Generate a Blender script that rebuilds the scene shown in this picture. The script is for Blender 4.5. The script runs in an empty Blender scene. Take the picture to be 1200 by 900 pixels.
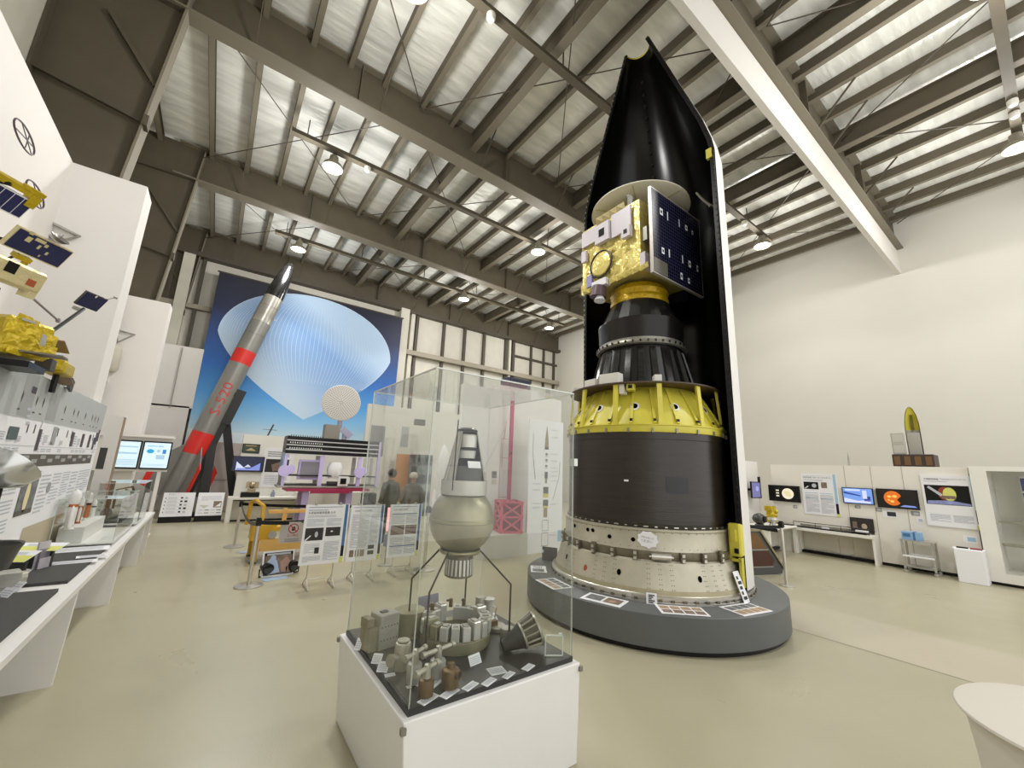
import bpy, bmesh, math, random
from mathutils import Vector as V, Matrix as MX
R = math.radians
SC = bpy.context.scene
COL = SC.collection
random.seed(7)

# ------------------------------------------------------------------ camera
F_PX, YAW, PITCH, ROLL, EYE = 470.0, R(35.896), R(11.809), R(2.341), V((0, 0, 1.6))
_fw = V((math.sin(YAW) * math.cos(PITCH), math.cos(YAW) * math.cos(PITCH), math.sin(PITCH)))
_r0 = V((math.cos(YAW), -math.sin(YAW), 0)); _u0 = _r0.cross(_fw)
_rt = _r0 * math.cos(ROLL) + _u0 * math.sin(ROLL)
_up = -_r0 * math.sin(ROLL) + _u0 * math.cos(ROLL)
cam = bpy.data.objects.new('camera', bpy.data.cameras.new('camera')); COL.objects.link(cam)
cam.data.sensor_width = 36; cam.data.lens = F_PX / 1200 * 36; cam.data.clip_start = .05
m3 = MX((_rt, _up, -_fw)).transposed().to_4x4(); m3.translation = EYE
cam.matrix_world = m3; SC.camera = cam

def ray(x, y): return _fw * F_PX + _rt * (x - 600) + _up * (450 - y)
def onz(x, y, z=0.0): d = ray(x, y); return EYE + d * ((z - EYE.z) / d.z)      # where that sight line meets a level
def onx(x, y, X): d = ray(x, y); return EYE + d * (X / d.x)
def ony(x, y, Y): d = ray(x, y); return EYE + d * (Y / d.y)
def far(x, y, D): d = ray(x, y); return EYE + d * (D / math.hypot(d.x, d.y))

# ------------------------------------------------------------------ materials
def lin(c): return c / 12.92 if c <= .04045 else ((c + .055) / 1.055) ** 2.4
def rgb(h):
    if isinstance(h, str): h = h.lstrip('#'); h = [int(h[i:i + 2], 16) / 255 for i in (0, 2, 4)]
    return tuple(lin(c) for c in h) + (1,)
_mats = {}
def mat(name, col, rough=.5, metal=0., var=0., vscale=6., bump=0., bscale=40., emit=0., spec=.5, coat=0., stretch=None, ecol=None):
    if name in _mats: return _mats[name]
    m = bpy.data.materials.new(name); m.use_nodes = True; nt = m.node_tree; b = nt.nodes['Principled BSDF']
    c = rgb(col); b.inputs['Base Color'].default_value = c; b.inputs['Roughness'].default_value = rough; b.inputs['Metallic'].default_value = metal
    b.inputs['Specular IOR Level'].default_value = spec; b.inputs['Coat Weight'].default_value = coat
    if emit: b.inputs['Emission Color'].default_value = rgb(ecol or col); b.inputs['Emission Strength'].default_value = emit
    if var or bump:
        tc = nt.nodes.new('ShaderNodeTexCoord'); src = tc.outputs['Object']
        if stretch:
            mp = nt.nodes.new('ShaderNodeMapping'); mp.inputs['Scale'].default_value = stretch; nt.links.new(src, mp.inputs['Vector']); src = mp.outputs['Vector']
    if var:
        n = nt.nodes.new('ShaderNodeTexNoise'); n.inputs['Scale'].default_value = vscale; n.inputs['Detail'].default_value = 5
        nt.links.new(src, n.inputs['Vector'])
        rp = nt.nodes.new('ShaderNodeValToRGB'); rp.color_ramp.elements[0].position = .3; rp.color_ramp.elements[1].position = .7
        rp.color_ramp.elements[0].color = tuple(x * (1 - var) for x in c[:3]) + (1,)
        rp.color_ramp.elements[1].color = tuple(min(1, x * (1 + var)) for x in c[:3]) + (1,)
        nt.links.new(n.outputs['Fac'], rp.inputs['Fac']); nt.links.new(rp.outputs['Color'], b.inputs['Base Color'])
    if bump:
        n2 = nt.nodes.new('ShaderNodeTexNoise'); n2.inputs['Scale'].default_value = bscale; n2.inputs['Detail'].default_value = 3
        nt.links.new(src, n2.inputs['Vector'])
        bp = nt.nodes.new('ShaderNodeBump'); bp.inputs['Strength'].default_value = bump; bp.inputs['Distance'].default_value = .02
        nt.links.new(n2.outputs['Fac'], bp.inputs['Height']); nt.links.new(bp.outputs['Normal'], b.inputs['Normal'])
    _mats[name] = m; return m
def glass(name, tint='#f4f6f4', ior=1.45, rough=.0):
    if name in _mats: return _mats[name]
    m = bpy.data.materials.new(name); m.use_nodes = True; nt = m.node_tree; nt.nodes.remove(nt.nodes['Principled BSDF'])
    out = [n for n in nt.nodes if n.type == 'OUTPUT_MATERIAL'][0]
    t = nt.nodes.new('ShaderNodeBsdfTransparent'); t.inputs['Color'].default_value = rgb(tint)
    g = nt.nodes.new('ShaderNodeBsdfGlossy'); g.inputs['Roughness'].default_value = rough; g.inputs['Color'].default_value = (.9, .9, .9, 1)
    lw = nt.nodes.new('ShaderNodeLayerWeight'); lw.inputs['Blend'].default_value = .5
    pw = nt.nodes.new('ShaderNodeMath'); pw.operation = 'POWER'; pw.inputs[1].default_value = 5; nt.links.new(lw.outputs['Facing'], pw.inputs[0])
    f = nt.nodes.new('ShaderNodeMath'); f.operation = 'MULTIPLY_ADD'; f.inputs[1].default_value = .6; f.inputs[2].default_value = .03; nt.links.new(pw.outputs[0], f.inputs[0])
    x = nt.nodes.new('ShaderNodeMixShader'); nt.links.new(f.outputs[0], x.inputs[0]); nt.links.new(t.outputs[0], x.inputs[1]); nt.links.new(g.outputs[0], x.inputs[2])
    nt.links.new(x.outputs[0], out.inputs['Surface']); _mats[name] = m; return m

# ------------------------------------------------------------------ mesh building
_tx = {}
def text_mesh(s):
    if s not in _tx:
        c = bpy.data.curves.new('lettering', 'FONT'); c.body = s; c.size = 1; c.resolution_u = 2
        o = bpy.data.objects.new('lettering', c); COL.objects.link(o)
        me = bpy.data.meshes.new_from_object(o.evaluated_get(bpy.context.evaluated_depsgraph_get()))
        vs = [v.co.copy() for v in me.vertices]; ps = [list(p.vertices) for p in me.polygons]
        bpy.data.objects.remove(o); bpy.data.curves.remove(c); bpy.data.meshes.remove(me)
        x0 = min(v.x for v in vs); x1 = max(v.x for v in vs); y0 = min(v.y for v in vs); y1 = max(v.y for v in vs)
        _tx[s] = ([(v.x - x0, v.y - y0) for v in vs], ps, x1 - x0, y1 - y0)
    return _tx[s]

class MB:
    def __init__(s, xf=None): s.v = []; s.f = []; s.mi = []; s.xf = xf
    def add(s, vs, fs, m=0, xf=None):
        n = len(s.v)
        for v in vs:
            v = V(v)
            if xf is not None: v = xf @ v
            if s.xf is not None: v = s.xf @ v
            s.v.append(v)
        for f in fs: s.f.append([i + n for i in f]); s.mi.append(m)
        return s
    def box(s, c, d, m=0, rz=0., xf=None, bev=0.):
        hx, hy, hz = d[0] / 2, d[1] / 2, d[2] / 2
        M = MX.Translation(V(c)) @ MX.Rotation(rz, 4, 'Z')
        if xf is not None: M = xf @ M
        if bev > 0 and min(hx, hy, hz) > bev:
            b = bev; vs = []; 
            for sx in (-1, 1):
                for sy in (-1, 1):
                    for sz in (-1, 1):
                        vs += [(sx * hx, sy * (hy - b), sz * (hz - b)), (sx * (hx - b), sy * hy, sz * (hz - b)), (sx * (hx - b), sy * (hy - b), sz * hz)]
            bm = bmesh.new(); [bm.verts.new(v) for v in vs]; bmesh.ops.convex_hull(bm, input=bm.verts); bm.verts.index_update()
            bmesh.ops.dissolve_limit(bm, angle_limit=.01, verts=bm.verts, edges=bm.edges); bm.verts.index_update()
            s.add([v.co.copy() for v in bm.verts], [[v.index for v in f.verts] for f in bm.faces], m, M); bm.free(); return s
        vs = [(x, y, z) for x in (-hx, hx) for y in (-hy, hy) for z in (-hz, hz)]
        return s.add(vs, [(0, 1, 3, 2), (4, 6, 7, 5), (0, 4, 5, 1), (2, 3, 7, 6), (0, 2, 6, 4), (1, 5, 7, 3)], m, M)
    def span(s, a, b, m=0): # box between two corners
        return s.box([(a[i] + b[i]) / 2 for i in range(3)], [abs(a[i] - b[i]) for i in range(3)], m)
    def cyl(s, p0, p1, r0, r1=None, n=16, m=0, cap=True, mc=None):
        if r1 is None: r1 = r0
        p0 = V(p0); p1 = V(p1); d = (p1 - p0).normalized()
        a = d.orthogonal().normalized() if abs(d.z) < .999 else V((1, 0, 0)); b = d.cross(a)
        vs = []
        for p, r in ((p0, r0), (p1, r1)):
            for i in range(n): t = 2 * math.pi * i / n; vs.append(p + (a * math.cos(t) + b * math.sin(t)) * r)
        fs = [(i, (i + 1) % n, n + (i + 1) % n, n + i) for i in range(n)]
        s.add(vs, fs, m)
        if cap: s.add(vs, [list(range(n))[::-1], list(range(n, 2 * n))], m if mc is None else mc)
        return s
    def tube(s, pts, r, n=8, m=0, closed=False):
        pts = [V(p) for p in pts]; N = len(pts); vs = []; fs = []; pa = None
        for k, p in enumerate(pts):
            if closed: d = pts[(k + 1) % N] - pts[k - 1]
            else: d = (pts[min(k + 1, N - 1)] - pts[max(k - 1, 0)])
            d.normalize()
            if pa is None: a = d.orthogonal().normalized()
            else: a = (pa - d * pa.dot(d)); a = a.normalized() if a.length > 1e-6 else d.orthogonal().normalized()
            pa = a; b = d.cross(a); rr = r[k] if isinstance(r, (list, tuple)) else r
            vs += [p + (a * math.cos(2 * math.pi * i / n) + b * math.sin(2 * math.pi * i / n)) * rr for i in range(n)]
        for k in range(N if closed else N - 1):
            q = (k + 1) % N
            fs += [(k * n + i, k * n + (i + 1) % n, q * n + (i + 1) % n, q * n + i) for i in range(n)]
        if not closed: fs += [list(range(n))[::-1], [(N - 1) * n + i for i in range(n)]]
        return s.add(vs, fs, m)
    def bar(s, p0, p1, w, h, m=0, up=(0, 0, 1)): # rectangular bar
        p0 = V(p0); p1 = V(p1); d = (p1 - p0).normalized(); u = V(up)
        if abs(d.dot(u)) > .99: u = V((0, 1, 0))
        a = d.cross(u).normalized(); b = a.cross(d)
        vs = [p + a * sx * w / 2 + b * sz * h / 2 for p in (p0, p1) for sx, sz in ((-1, -1), (1, -1), (1, 1), (-1, 1))]
        return s.add(vs, [(3, 2, 1, 0), (4, 5, 6, 7), (0, 1, 5, 4), (1, 2, 6, 5), (2, 3, 7, 6), (3, 0, 4, 7)], m)
    def lathe(s, prof, n=48, m=0, c=(0, 0, 0), a0=0., a1=None, cap=False, xf=None, ms=None):
        full = a1 is None; k = n if full else n + 1; a1 = 2 * math.pi if full else a1
        vs = []; P = len(prof)
        for i in range(k):
            t = a0 + (a1 - a0) * i / n
            vs += [(c[0] + r * math.cos(t), c[1] + r * math.sin(t), c[2] + z) for r, z in prof]
        for j in range(P - 1):
            fs = [(i * P + j, ((i + 1) % k) * P + j, ((i + 1) % k) * P + j + 1, i * P + j + 1) for i in range(n)]
            s.add(vs if j == 0 else [], fs if j == 0 else [], m if ms is None else ms[j], xf)
            if j: 
                base = len(s.v) - len(vs); [s.f.append([q + base for q in f]) for f in fs]; s.mi += [m if ms is None else ms[j]] * len(fs)
        return s
    def prism(s, pts, ax, t, m=0, xf=None): # polygon in plane normal to axis ax, extruded t along it from its given coordinate
        n = len(pts); o = V((0, 0, 0)); o[ax] = t
        vs = [V(p) for p in pts] + [V(p) + o for p in pts]
        return s.add(vs, [list(range(n))[::-1], list(range(n, 2 * n))] + [(i, (i + 1) % n, n + (i + 1) % n, n + i) for i in range(n)], m, xf)
    def hull(s, pts, m=0, xf=None):
        bm = bmesh.new(); [bm.verts.new(V(p)) for p in pts]; r = bmesh.ops.convex_hull(bm, input=bm.verts)
        bmesh.ops.dissolve_limit(bm, angle_limit=.01, verts=bm.verts, edges=bm.edges); bm.verts.index_update()
        s.add([v.co.copy() for v in bm.verts], [[v.index for v in f.verts] for f in bm.faces], m, xf); bm.free(); return s
    def ball(s, c, r, m=0, n=24, k=12, sc=(1, 1, 1)):
        prof = [(max(1e-4, math.sin(math.pi * i / k)) * r, -math.cos(math.pi * i / k) * r) for i in range(k + 1)]
        return s.lathe(prof, n, m, xf=MX.Translation(V(c)) @ MX.Diagonal((sc[0], sc[1], sc[2], 1)))
    # flat printing on a panel: fr maps (x right, y up, 0) of the panel to the thing's space, +z out of the face
    def rect(s, fr, x0, y0, x1, y1, m, lay=1): z = .0012 * lay; return s.add([(x0, y0, z), (x1, y0, z), (x1, y1, z), (x0, y1, z)], [(0, 1, 2, 3)], m, fr)
    def gon(s, fr, pts, m, lay=1): return s.add([(p[0], p[1], .0012 * lay) for p in pts], [list(range(len(pts)))], m, fr)
    def disc(s, fr, x, y, rx, m, lay=1, ry=None, n=28): return s.gon(fr, [(x + rx * math.cos(2 * math.pi * i / n), y + (ry or rx) * math.sin(2 * math.pi * i / n)) for i in range(n)], m, lay)
    def text(s, fr, t, x, y, h=None, w=None, m=0, lay=2, fn=None):
        vs, ps, tw, th = text_mesh(t); k = (h / th) if h else w / tw; kx = w / tw if w else k
        pts = [(x + a * kx, y + b * k, .0012 * lay) for a, b in vs]
        if fn: pts = [fn(p) for p in pts]
        return s.add(pts, ps, m, fr)
    def lines(s, fr, x0, y0, x1, y1, m, n, fill=.5, seed=1, lay=1): # rows of small print
        rd = random.Random(seed); st = (y1 - y0) / n
        for i in range(n):
            y = y1 - st * (i + 1); e = x1 if (i + 1) % 5 else x0 + (x1 - x0) * rd.uniform(.3, .8); x = x0
            while x < e - 1e-4:
                q = min(e, x + (x1 - x0) * rd.uniform(.12, .45)); s.rect(fr, x, y, q, y + st * fill, m, lay); x = q + (x1 - x0) * .012
        return s
    def build(s, name, mats, parent=None, smooth=35, bevel=0):
        me = bpy.data.meshes.new(name); me.from_pydata([tuple(v) for v in s.v], [], s.f)
        if not isinstance(mats, (list, tuple)): mats = [mats]
        for m in mats: me.materials.append(m)
        me.polygons.foreach_set('material_index', s.mi)
        if smooth:
            me.polygons.foreach_set('use_smooth', [True] * len(me.polygons)); me.set_sharp_from_angle(angle=R(smooth))
        me.validate(); me.update()
        o = bpy.data.objects.new(name, me); COL.objects.link(o)
        if parent is not None: o.parent = parent
        if bevel:
            b = o.modifiers.new('bevel', 'BEVEL'); b.width = bevel; b.segments = 2; b.limit_method = 'ANGLE'; b.angle_limit = R(50)
        return o
def recalc(o):
    bm = bmesh.new(); bm.from_mesh(o.data); bmesh.ops.recalc_face_normals(bm, faces=bm.faces); bm.to_mesh(o.data); bm.free(); return o
def tag(o, label, cat, group=None, kind=None):
    o['label'] = label; o['category'] = cat
    if group: o['group'] = group
    if kind: o['kind'] = kind
    return o
def thing(name, label, cat, loc=(0, 0, 0), rz=0., group=None):
    o = bpy.data.objects.new(name, None); COL.objects.link(o); o.empty_display_size = .1
    o.location = loc; o.rotation_euler = (0, 0, rz); return tag(o, label, cat, group)
def struct(o): o['kind'] = 'structure'; return o
def dup(o, loc=None, rz=None, label=None, parent=None):
    c = o.copy(); COL.objects.link(c)
    if parent is not None: c.parent = parent
    if loc is not None: c.location = loc
    if rz is not None: c.rotation_euler = (0, 0, rz)
    if label: c['label'] = label
    for ch in list(o.children): dup(ch, parent=c)
    return c
def frame(o, x, y): # panel frame: origin o, x axis, y axis
    x = V(x).normalized(); y = V(y); y = (y - x * y.dot(x)).normalized(); z = x.cross(y)
    m = MX((x, y, z)).transposed().to_4x4(); m.translation = V(o); return m
# ------------------------------------------------------------------ setting: shell of the hall
XW, YB, ZC, XL = 15.0, 16.45, 9.15, -2.6
STEEL = mat('brown_steel', '#564f41', .6, 0, var=.06, vscale=3, spec=.3); FLANGE = mat('lit_flange_steel', '#787162', .6, spec=.3)  # flanges are the same brown steel, painted lighter as if lit
STEEL2 = mat('dark_steel', '#4a4338', .55)
WALLM = mat('wall_paint', '#cbc7bd', .75, var=.015, vscale=.8)
PARTM = mat('partition_paint', '#dfdbd6', .7, var=.012, vscale=2)
WHITE = mat('white_laminate', '#dedad0', .45)
FOIL = mat('insulation_foil', '#e4e4dd', .36, .12, var=.16, vscale=1.6, bump=1, bscale=3.2, stretch=(.7, 3.4, 1))
PANEL = mat('insulated_panel', '#c9c5b8', .6, var=.04, vscale=3)
BLACK = mat('black', '#141312', .5)
DGREY = mat('dark_grey', '#3d3d3b', .6)

def floor_material():
    m = mat('epoxy_floor', '#aca68d', .34, 0, var=.06, vscale=.55, bump=.05, bscale=90)
    nt = m.node_tree; b = nt.nodes['Principled BSDF']
    tc = nt.nodes.new('ShaderNodeTexCoord'); n = nt.nodes.new('ShaderNodeTexNoise'); n.inputs['Scale'].default_value = 1.3; n.inputs['Detail'].default_value = 6; n.inputs['Distortion'].default_value = 1.5
    nt.links.new(tc.outputs['Object'], n.inputs['Vector'])
    mr = nt.nodes.new('ShaderNodeMapRange'); mr.inputs['To Min'].default_value = .2; mr.inputs['To Max'].default_value = .46
    nt.links.new(n.outputs['Fac'], mr.inputs['Value']); nt.links.new(mr.outputs[0], b.inputs['Roughness'])
    return m
fl = MB(); fl.box((6.2, 6, -.1), (18.4, 21.2, .2), 0)
JOINT = mat('floor_joint', '#8f8a74', .5); BAND = mat('floor_band', '#b3ab97', .4, var=.03, vscale=1)
ffr = frame((0, 0, 0), (1, 0, 0), (0, 1, 0))
fl.rect(ffr, 5.395, -4, 5.415, 16, 1); fl.rect(ffr, 5.415, -4, 6.6, 16, 2, .5)
struct(fl.build('floor', [floor_material(), JOINT, BAND]))
w = MB(); w.box((XW + .1, 6.2, ZC / 2), (.2, 20.8, ZC)); struct(w.build('wall_right', WALLM))
w = MB(); w.box((XL - .1, 6.2, ZC / 2), (.2, 20.8, ZC)); struct(w.build('wall_left', PANEL))
w = MB(); w.box((6.2, YB + .1, ZC / 2), (18.0, .2, ZC)); struct(w.build('wall_back', PANEL))
c = MB(); c.box((6.2, 6.2, ZC + .1), (18, 20.8, .2)); struct(c.build('ceiling', FOIL))

# roof steel: four portal frames, purlins between them, lighting rails below
FY = (2.06, 7.05, 11.8, 16.35)
for i, y in enumerate(FY):
    b = MB()
    b.box((6.6, y, 8.64), (16.8, .03, .86)); b.box((6.6, y, 8.21), (16.8, .3, .03), 1); b.box((6.6, y, 9.08), (16.8, .3, .03), 1)
    for x in (1.2, 4.6, 8.0, 11.4): b.box((x, y, 8.64), (.02, .26, .84))
    struct(b.build('trim_beam', [STEEL, FLANGE]))
    k = MB() # column, its inner flange leaning outwards to the foot
    xi = lambda z: -1.34 - (8.2 - z) * .066
    k.prism([(XL, y - .012, 0), (xi(0), y - .012, 0), (xi(8.2), y - .012, 8.2), (xi(8.2) - .15, y - .012, 9.1), (XL, y - .012, 9.1)], 1, .024)
    k.bar((xi(0), y, 0), (xi(9.05), y, 9.05), .28, .03, 1, up=(1, 0, 0))
    k.box((XL + .02, y, 4.5), (.03, .28, 9))
    k.bar((XL, y - .06, 6.3), (xi(6.1), y - .06, 6.1), .06, .012); k.bar((XL, y - .06, 8.15), (xi(8.2), y - .06, 8.2), .09, .014)
    k.box((xi(6.1) + .03, y - .1, 6.1), (.05, .16, .16))
    k.bar((XL + .5, y - .05, 7.6), (xi(6.6) - .02, y - .05, 6.75), .05, .05)
    struct(k.build('trim_column', [STEEL, FLANGE]))
b = MB() # boxed white drop panel under the nearest beam
b.box((6.6, 2.1, 7.82), (16.8, .1, .73)); struct(b.build('trim_soffit', mat('soffit_paint', '#d6d2ca', .7)))
px_ = [-2.2, -1.2, -.45, .3, .95, 1.6, 2.4, 3.1, 3.72, 4.6, 5.45, 6.2, 6.95, 7.7, 8.45, 9.2, 9.95, 10.7, 11.5, 12.3, 13.1, 13.85, 14.6]
for i, x in enumerate(px_):
    big = i in (8, 12, 16)
    p = MB()
    if big:
        p.box((x, 6.2, 8.84), (.02, 20.5, .4)); p.box((x, 6.2, 8.64), (.16, 20.5, .02), 1); p.box((x, 6.2, 9.04), (.16, 20.5, .02))
    else: # lipped channel
        p.box((x, 6.2, 9.04), (.016, 20.5, .2)); p.box((x + .045, 6.2, 8.945), (.09, 20.5, .014), 1); p.box((x + .045, 6.2, 9.135), (.09, 20.5, .014)); p.box((x + .088, 6.2, 8.965), (.008, 20.5, .04))
    struct(p.build('trim_purlin', [STEEL, FLANGE]))
for i, y in enumerate((-.33, 4.25, 8.75, 13.4)):
    p = MB(); x0, x1 = ((3.2, 12.2), (-1.0, 12.2), (.3, 12.2), (.5, 12.6))[i]
    p.box(((x0 + x1) / 2, y, 8.42), (x1 - x0, .1, .1)); p.box(((x0 + x1) / 2, y, 8.37), (x1 - x0, .14, .012))
    for k in range(int((x1 - x0) / 2.3) + 1): p.box((x0 + .3 + k * 2.3, y, 8.65), (.02, .02, .42))
    struct(p.build('trim_lighting_rail', STEEL))
# knee braces from the beams' lower flanges up to the purlins
for y in FY[:3] + (16.35,):
    for x in ((-.45, 1.6, 3.9, 6.2, 8.45, 10.7, 13.1) if y > 3 else (5.0, 8.45, 9.2, 11.5, 13.1)):
        for sg in ((-1,) if y > 16 or y < 3 else (-1, 1)):
            p = MB(); p.bar((x, y + sg * .1, 8.25), (x, y + sg * .75, 8.88), .04, .012, up=(1, 0, 0)); struct(p.build('trim_brace', STEEL))
# crossed tie rods under the roof
for ya, yb in ((2.2, 6.9), (7.2, 11.6), (12, 16.2), (-3.5, 1.9)):
    for xa, xb in ((-1.3, 2.4), (2.4, 6.2), (6.2, 9.9), (9.9, 14.6)):
        for q in ((ya, yb), (yb, ya)):
            p = MB(); p.tube([(xa, q[0], 8.8), (xb, q[1], 8.8)], .011, 5); struct(p.build('trim_tie_rod', STEEL2))

# back wall framing: studs, girts and the narrow windows of the right end
sm = MB
def stud(x0, x1, z0, z1, m, d=.1, y=None):
    s = MB(); yy = (y or YB) - d / 2; s.box(((x0 + x1) / 2, yy, (z0 + z1) / 2), (x1 - x0, d, z1 - z0)); struct(s.build('trim_stud', m))
for x in (6.42, 7.75, 8.86, 9.97, 11.3): stud(x, x + .12, 0, 8.2, STEEL2, .14)
stud(5.62, 6.0, 0, 8.2, PANEL, .35); stud(6.15, 6.32, 0, 8.2, PANEL, .2); stud(11.5, 11.62, 0, 8.2, PANEL, .2); stud(11.75, 11.9, 0, 8.2, STEEL2, .16)
for x in (13.0, 13.9, 14.65): stud(x, x + .1, 6.0, 8.2, STEEL2, .12)
for z in (6.22,): stud(5.5, 14.9, z, z + .2, mat('girt', '#9b9484', .6), .3)
stud(11.9, 14.9, 7.3, 7.4, STEEL2, .13); stud(-2.5, 15, 8.1, 8.25, STEEL2, .3)
for x in (-2.0, -1.25): stud(x, x + .1, 0, 8.1, STEEL2, .14)
stud(-1.75, -1.45, 0, 8.1, PANEL, .3); stud(-2.6, -.7, 6.3, 6.45, mat('girt', '#9b9484', .6), .2)

# left side: exhibition partition with two boxed columns
q = MB(); q.box((-2.02, 1.4, 2.52), (.2, 10.6, 5.04)); struct(q.build('wall_partition', PARTM))
q = MB(); q.box((-1.92, 6.9, 2.52), (1.38, .42, 5.04)); struct(q.build('wall_column_box', PARTM))
q = MB(); q.box((-2.02, 9.0, 2.4), (.2, 3.8, 4.8)); struct(q.build('wall_partition', PARTM))
q = MB(); q.box((-1.92, 11.3, 2.4), (1.38, .42, 4.8)); struct(q.build('wall_column_box', PARTM))
q = MB(); q.box((-1.92, 13.7, 2.4), (.2, 4.6, 4.8)); struct(q.build('wall_partition', PARTM))
q = MB(); q.box((-1.7, 15.85, 3.95), (1.95, .1, 1.9)); q.box((-1.25, 15.85, 1.5), (.9, .1, 3.1)); q.box((-1.245, 15.78, 3.9), (.02, .06, 1.9), 1)
struct(q.build('wall_recess', [PARTM, mat('panel_gap', '#a39d92', .7)]))

# lamps
LAMP = mat('lamp_lens', '#fff8e8', .4, emit=14, ecol='#fff6e4'); LBODY = mat('lamp_body', '#8d8676', .4, .3)
LL = [(1.25, 4.4, 'round high-bay lamp cut by the top edge, left of the tall rocket'), (1.19, 8.85, 'round high-bay lamp on the second rail nearest the left columns'), (1.18, 13.34, 'round high-bay lamp in front of the balloon banner, nearest the leaning rocket nose'),
      (7.0, 8.6, 'round high-bay lamp on the second rail left of the fairing'), (7.04, 13.2, 'round high-bay lamp before the back wall panels, middle of the back rail'), (11.7, 13.4, 'round high-bay lamp at the far right end of the back rail by the corner'),
      (11.62, 4.25, 'round high-bay lamp right of the fairing, near the right wall'), (11.6, -.3, 'round high-bay lamp at the right edge of the ceiling past the soffit'), (7.2, -.3, 'round high-bay lamp glowing at the top edge right of the white soffit')]
def light(n, kind, loc, w, col, **k):
    d = bpy.data.lights.new(n, kind); d.energy = w; d.color = col; o = bpy.data.objects.new(n, d); COL.objects.link(o); o.location = loc
    for a, v in k.items(): setattr(d, a, v)
    return o
WARM = (1, .985, .955)
SPOT_W, POINT_W = 540, 290
for i, (x, y, lab) in enumerate(LL):
    t = thing('ceiling_lamp', lab, 'lamp', (x, y, 8.02), 0)
    b = MB(); b.lathe([(.02, .3), (.09, .3), (.1, .16), (.2, .08), (.215, 0), (.19, 0), (.18, .05)], 28); b.box((0, 0, .34), (.06, .06, .1)); b.build('lamp_housing', LBODY, t)
    b = MB(); b.lathe([(.001, -.02), (.1, -.012), (.185, .012)], 28); b.build('lens', LAMP, t)
    light('lamp_spot', 'SPOT', (x, y, 7.96), SPOT_W * (.5 if x > 11 else 1), WARM, spot_size=R(132), spot_blend=.35, shadow_soft_size=.18)
    light('lamp_fill', 'POINT', (x, y, 7.45), POINT_W, WARM, shadow_soft_size=.3)  # added point light under each lamp, mainly lifting the ceiling foil
# small sensors / cameras on the rails
for i, (x, y) in enumerate(((1.75, 4.25), (2.4, 4.25), (1.9, 8.75), (10.6, 4.25), (10.9, -.33), (10.5, -.33))):
    t = thing('ceiling_sensor', ('small white ceiling sensor on the near left rail by the top edge', 'second small white sensor on the near left rail, further from the lamp', 'small white sensor on the second rail near the left lamp', 'small white sensor on the rail right of the fairing', 'small white sensor on the far right rail, nearer the lamp', 'small white sensor on the far right rail, away from the lamp')[i], 'sensor', (x, y, 8.3))
    b = MB(); b.lathe([(.001, -.05), (.05, -.045), (.07, -.01), (.07, .06)], 20); b.build('sensor_body', WHITE, t)

wd = bpy.data.worlds.new('world'); SC.world = wd; wd.use_nodes = True
wd.node_tree.nodes['Background'].inputs[0].default_value = (1, 1, .995, 1); wd.node_tree.nodes['Background'].inputs[1].default_value = 2.4  # even white world enters by the open front as added fill light
SC.view_settings.view_transform = 'Standard'; SC.view_settings.look = 'None'; SC.view_settings.gamma = 1; SC.view_settings.use_curve_mapping = False; SC.view_settings.exposure = -.55
SC.cycles.max_bounces = 8; SC.cycles.diffuse_bounces = 4; SC.cycles.glossy_bounces = 4; SC.cycles.transparent_max_bounces = 24; SC.cycles.use_denoising = True
SC.cycles.sample_clamp_indirect = 6; SC.cycles.caustics_reflective = False; SC.cycles.caustics_refractive = False
# ------------------------------------------------------------------ upper stages of a launch rocket on a round plinth
RC = V((4.69, 3.39, 0)); RA = -R(53.6)
def pol(r, a, z): return V((r * math.cos(a), r * math.sin(a), z))       # a measured in the rocket's own axes
CAMA = math.atan2(-RC.y, -RC.x) - RA                                        # direction of the entrance side in those axes
YEL = mat('rocket_yellow', '#d2c74a', .38, 0, var=.07, vscale=4); ALU = mat('weathered_aluminium', '#b9b3a0', .42, .45, var=.13, vscale=4)
ALU2 = mat('polished_aluminium', '#c9c6bd', .28, .75, var=.06, vscale=5); CFRP = mat('dark_composite', '#2b241c', .3, 0, var=.22, vscale=2, stretch=(1, 1, 12), bump=.1, bscale=6, spec=.5)
GREASE = mat('stained_metal', '#6f6755', .5, .4, var=.25, vscale=9); BLK = mat('satin_black', '#0f0f0f', .35, spec=.3); HOLE = mat('hole_black', '#040404', .8, spec=.05); BRN = mat('brown_ring', '#4b3a2c', .5)
PAPER = mat('paper', '#e8e8ea', .6); INK = mat('ink', '#2e2e30', .7); INK2 = mat('grey_print', '#8f8f92', .7); INK3 = mat('pale_print', '#b9bcc4', .7)
BLU = mat('print_blue', '#3f6a9c', .6); LBLU = mat('print_light_blue', '#9fc0d8', .6); YG = mat('print_yellow', '#d6d873', .6); PHOTO = mat('photo_dark', '#2a2322', .55, var=.3, vscale=30); PHOTOB = mat('photo_brown', '#7d6a5c', .55, var=.35, vscale=25); PHOTOG = mat('photo_grey', '#6e6f70', .55, var=.4, vscale=20)

pl = thing('round_plinth', 'low round dark grey plinth carrying the tall rocket', 'plinth', RC, RA)
b = MB(); b.lathe([(.01, .336), (1.5, .336), (1.512, .328), (1.512, .05), (1.47, .045), (1.47, 0)], 128); b.build('plinth_body', mat('plinth_grey', '#5c5f5f', .5, var=.03, vscale=3), pl)
b = MB(); b.lathe([(1.475, .046), (1.475, .002), (1.46, .002)], 128); b.build('plinth_toe', BLK, pl)

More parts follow.
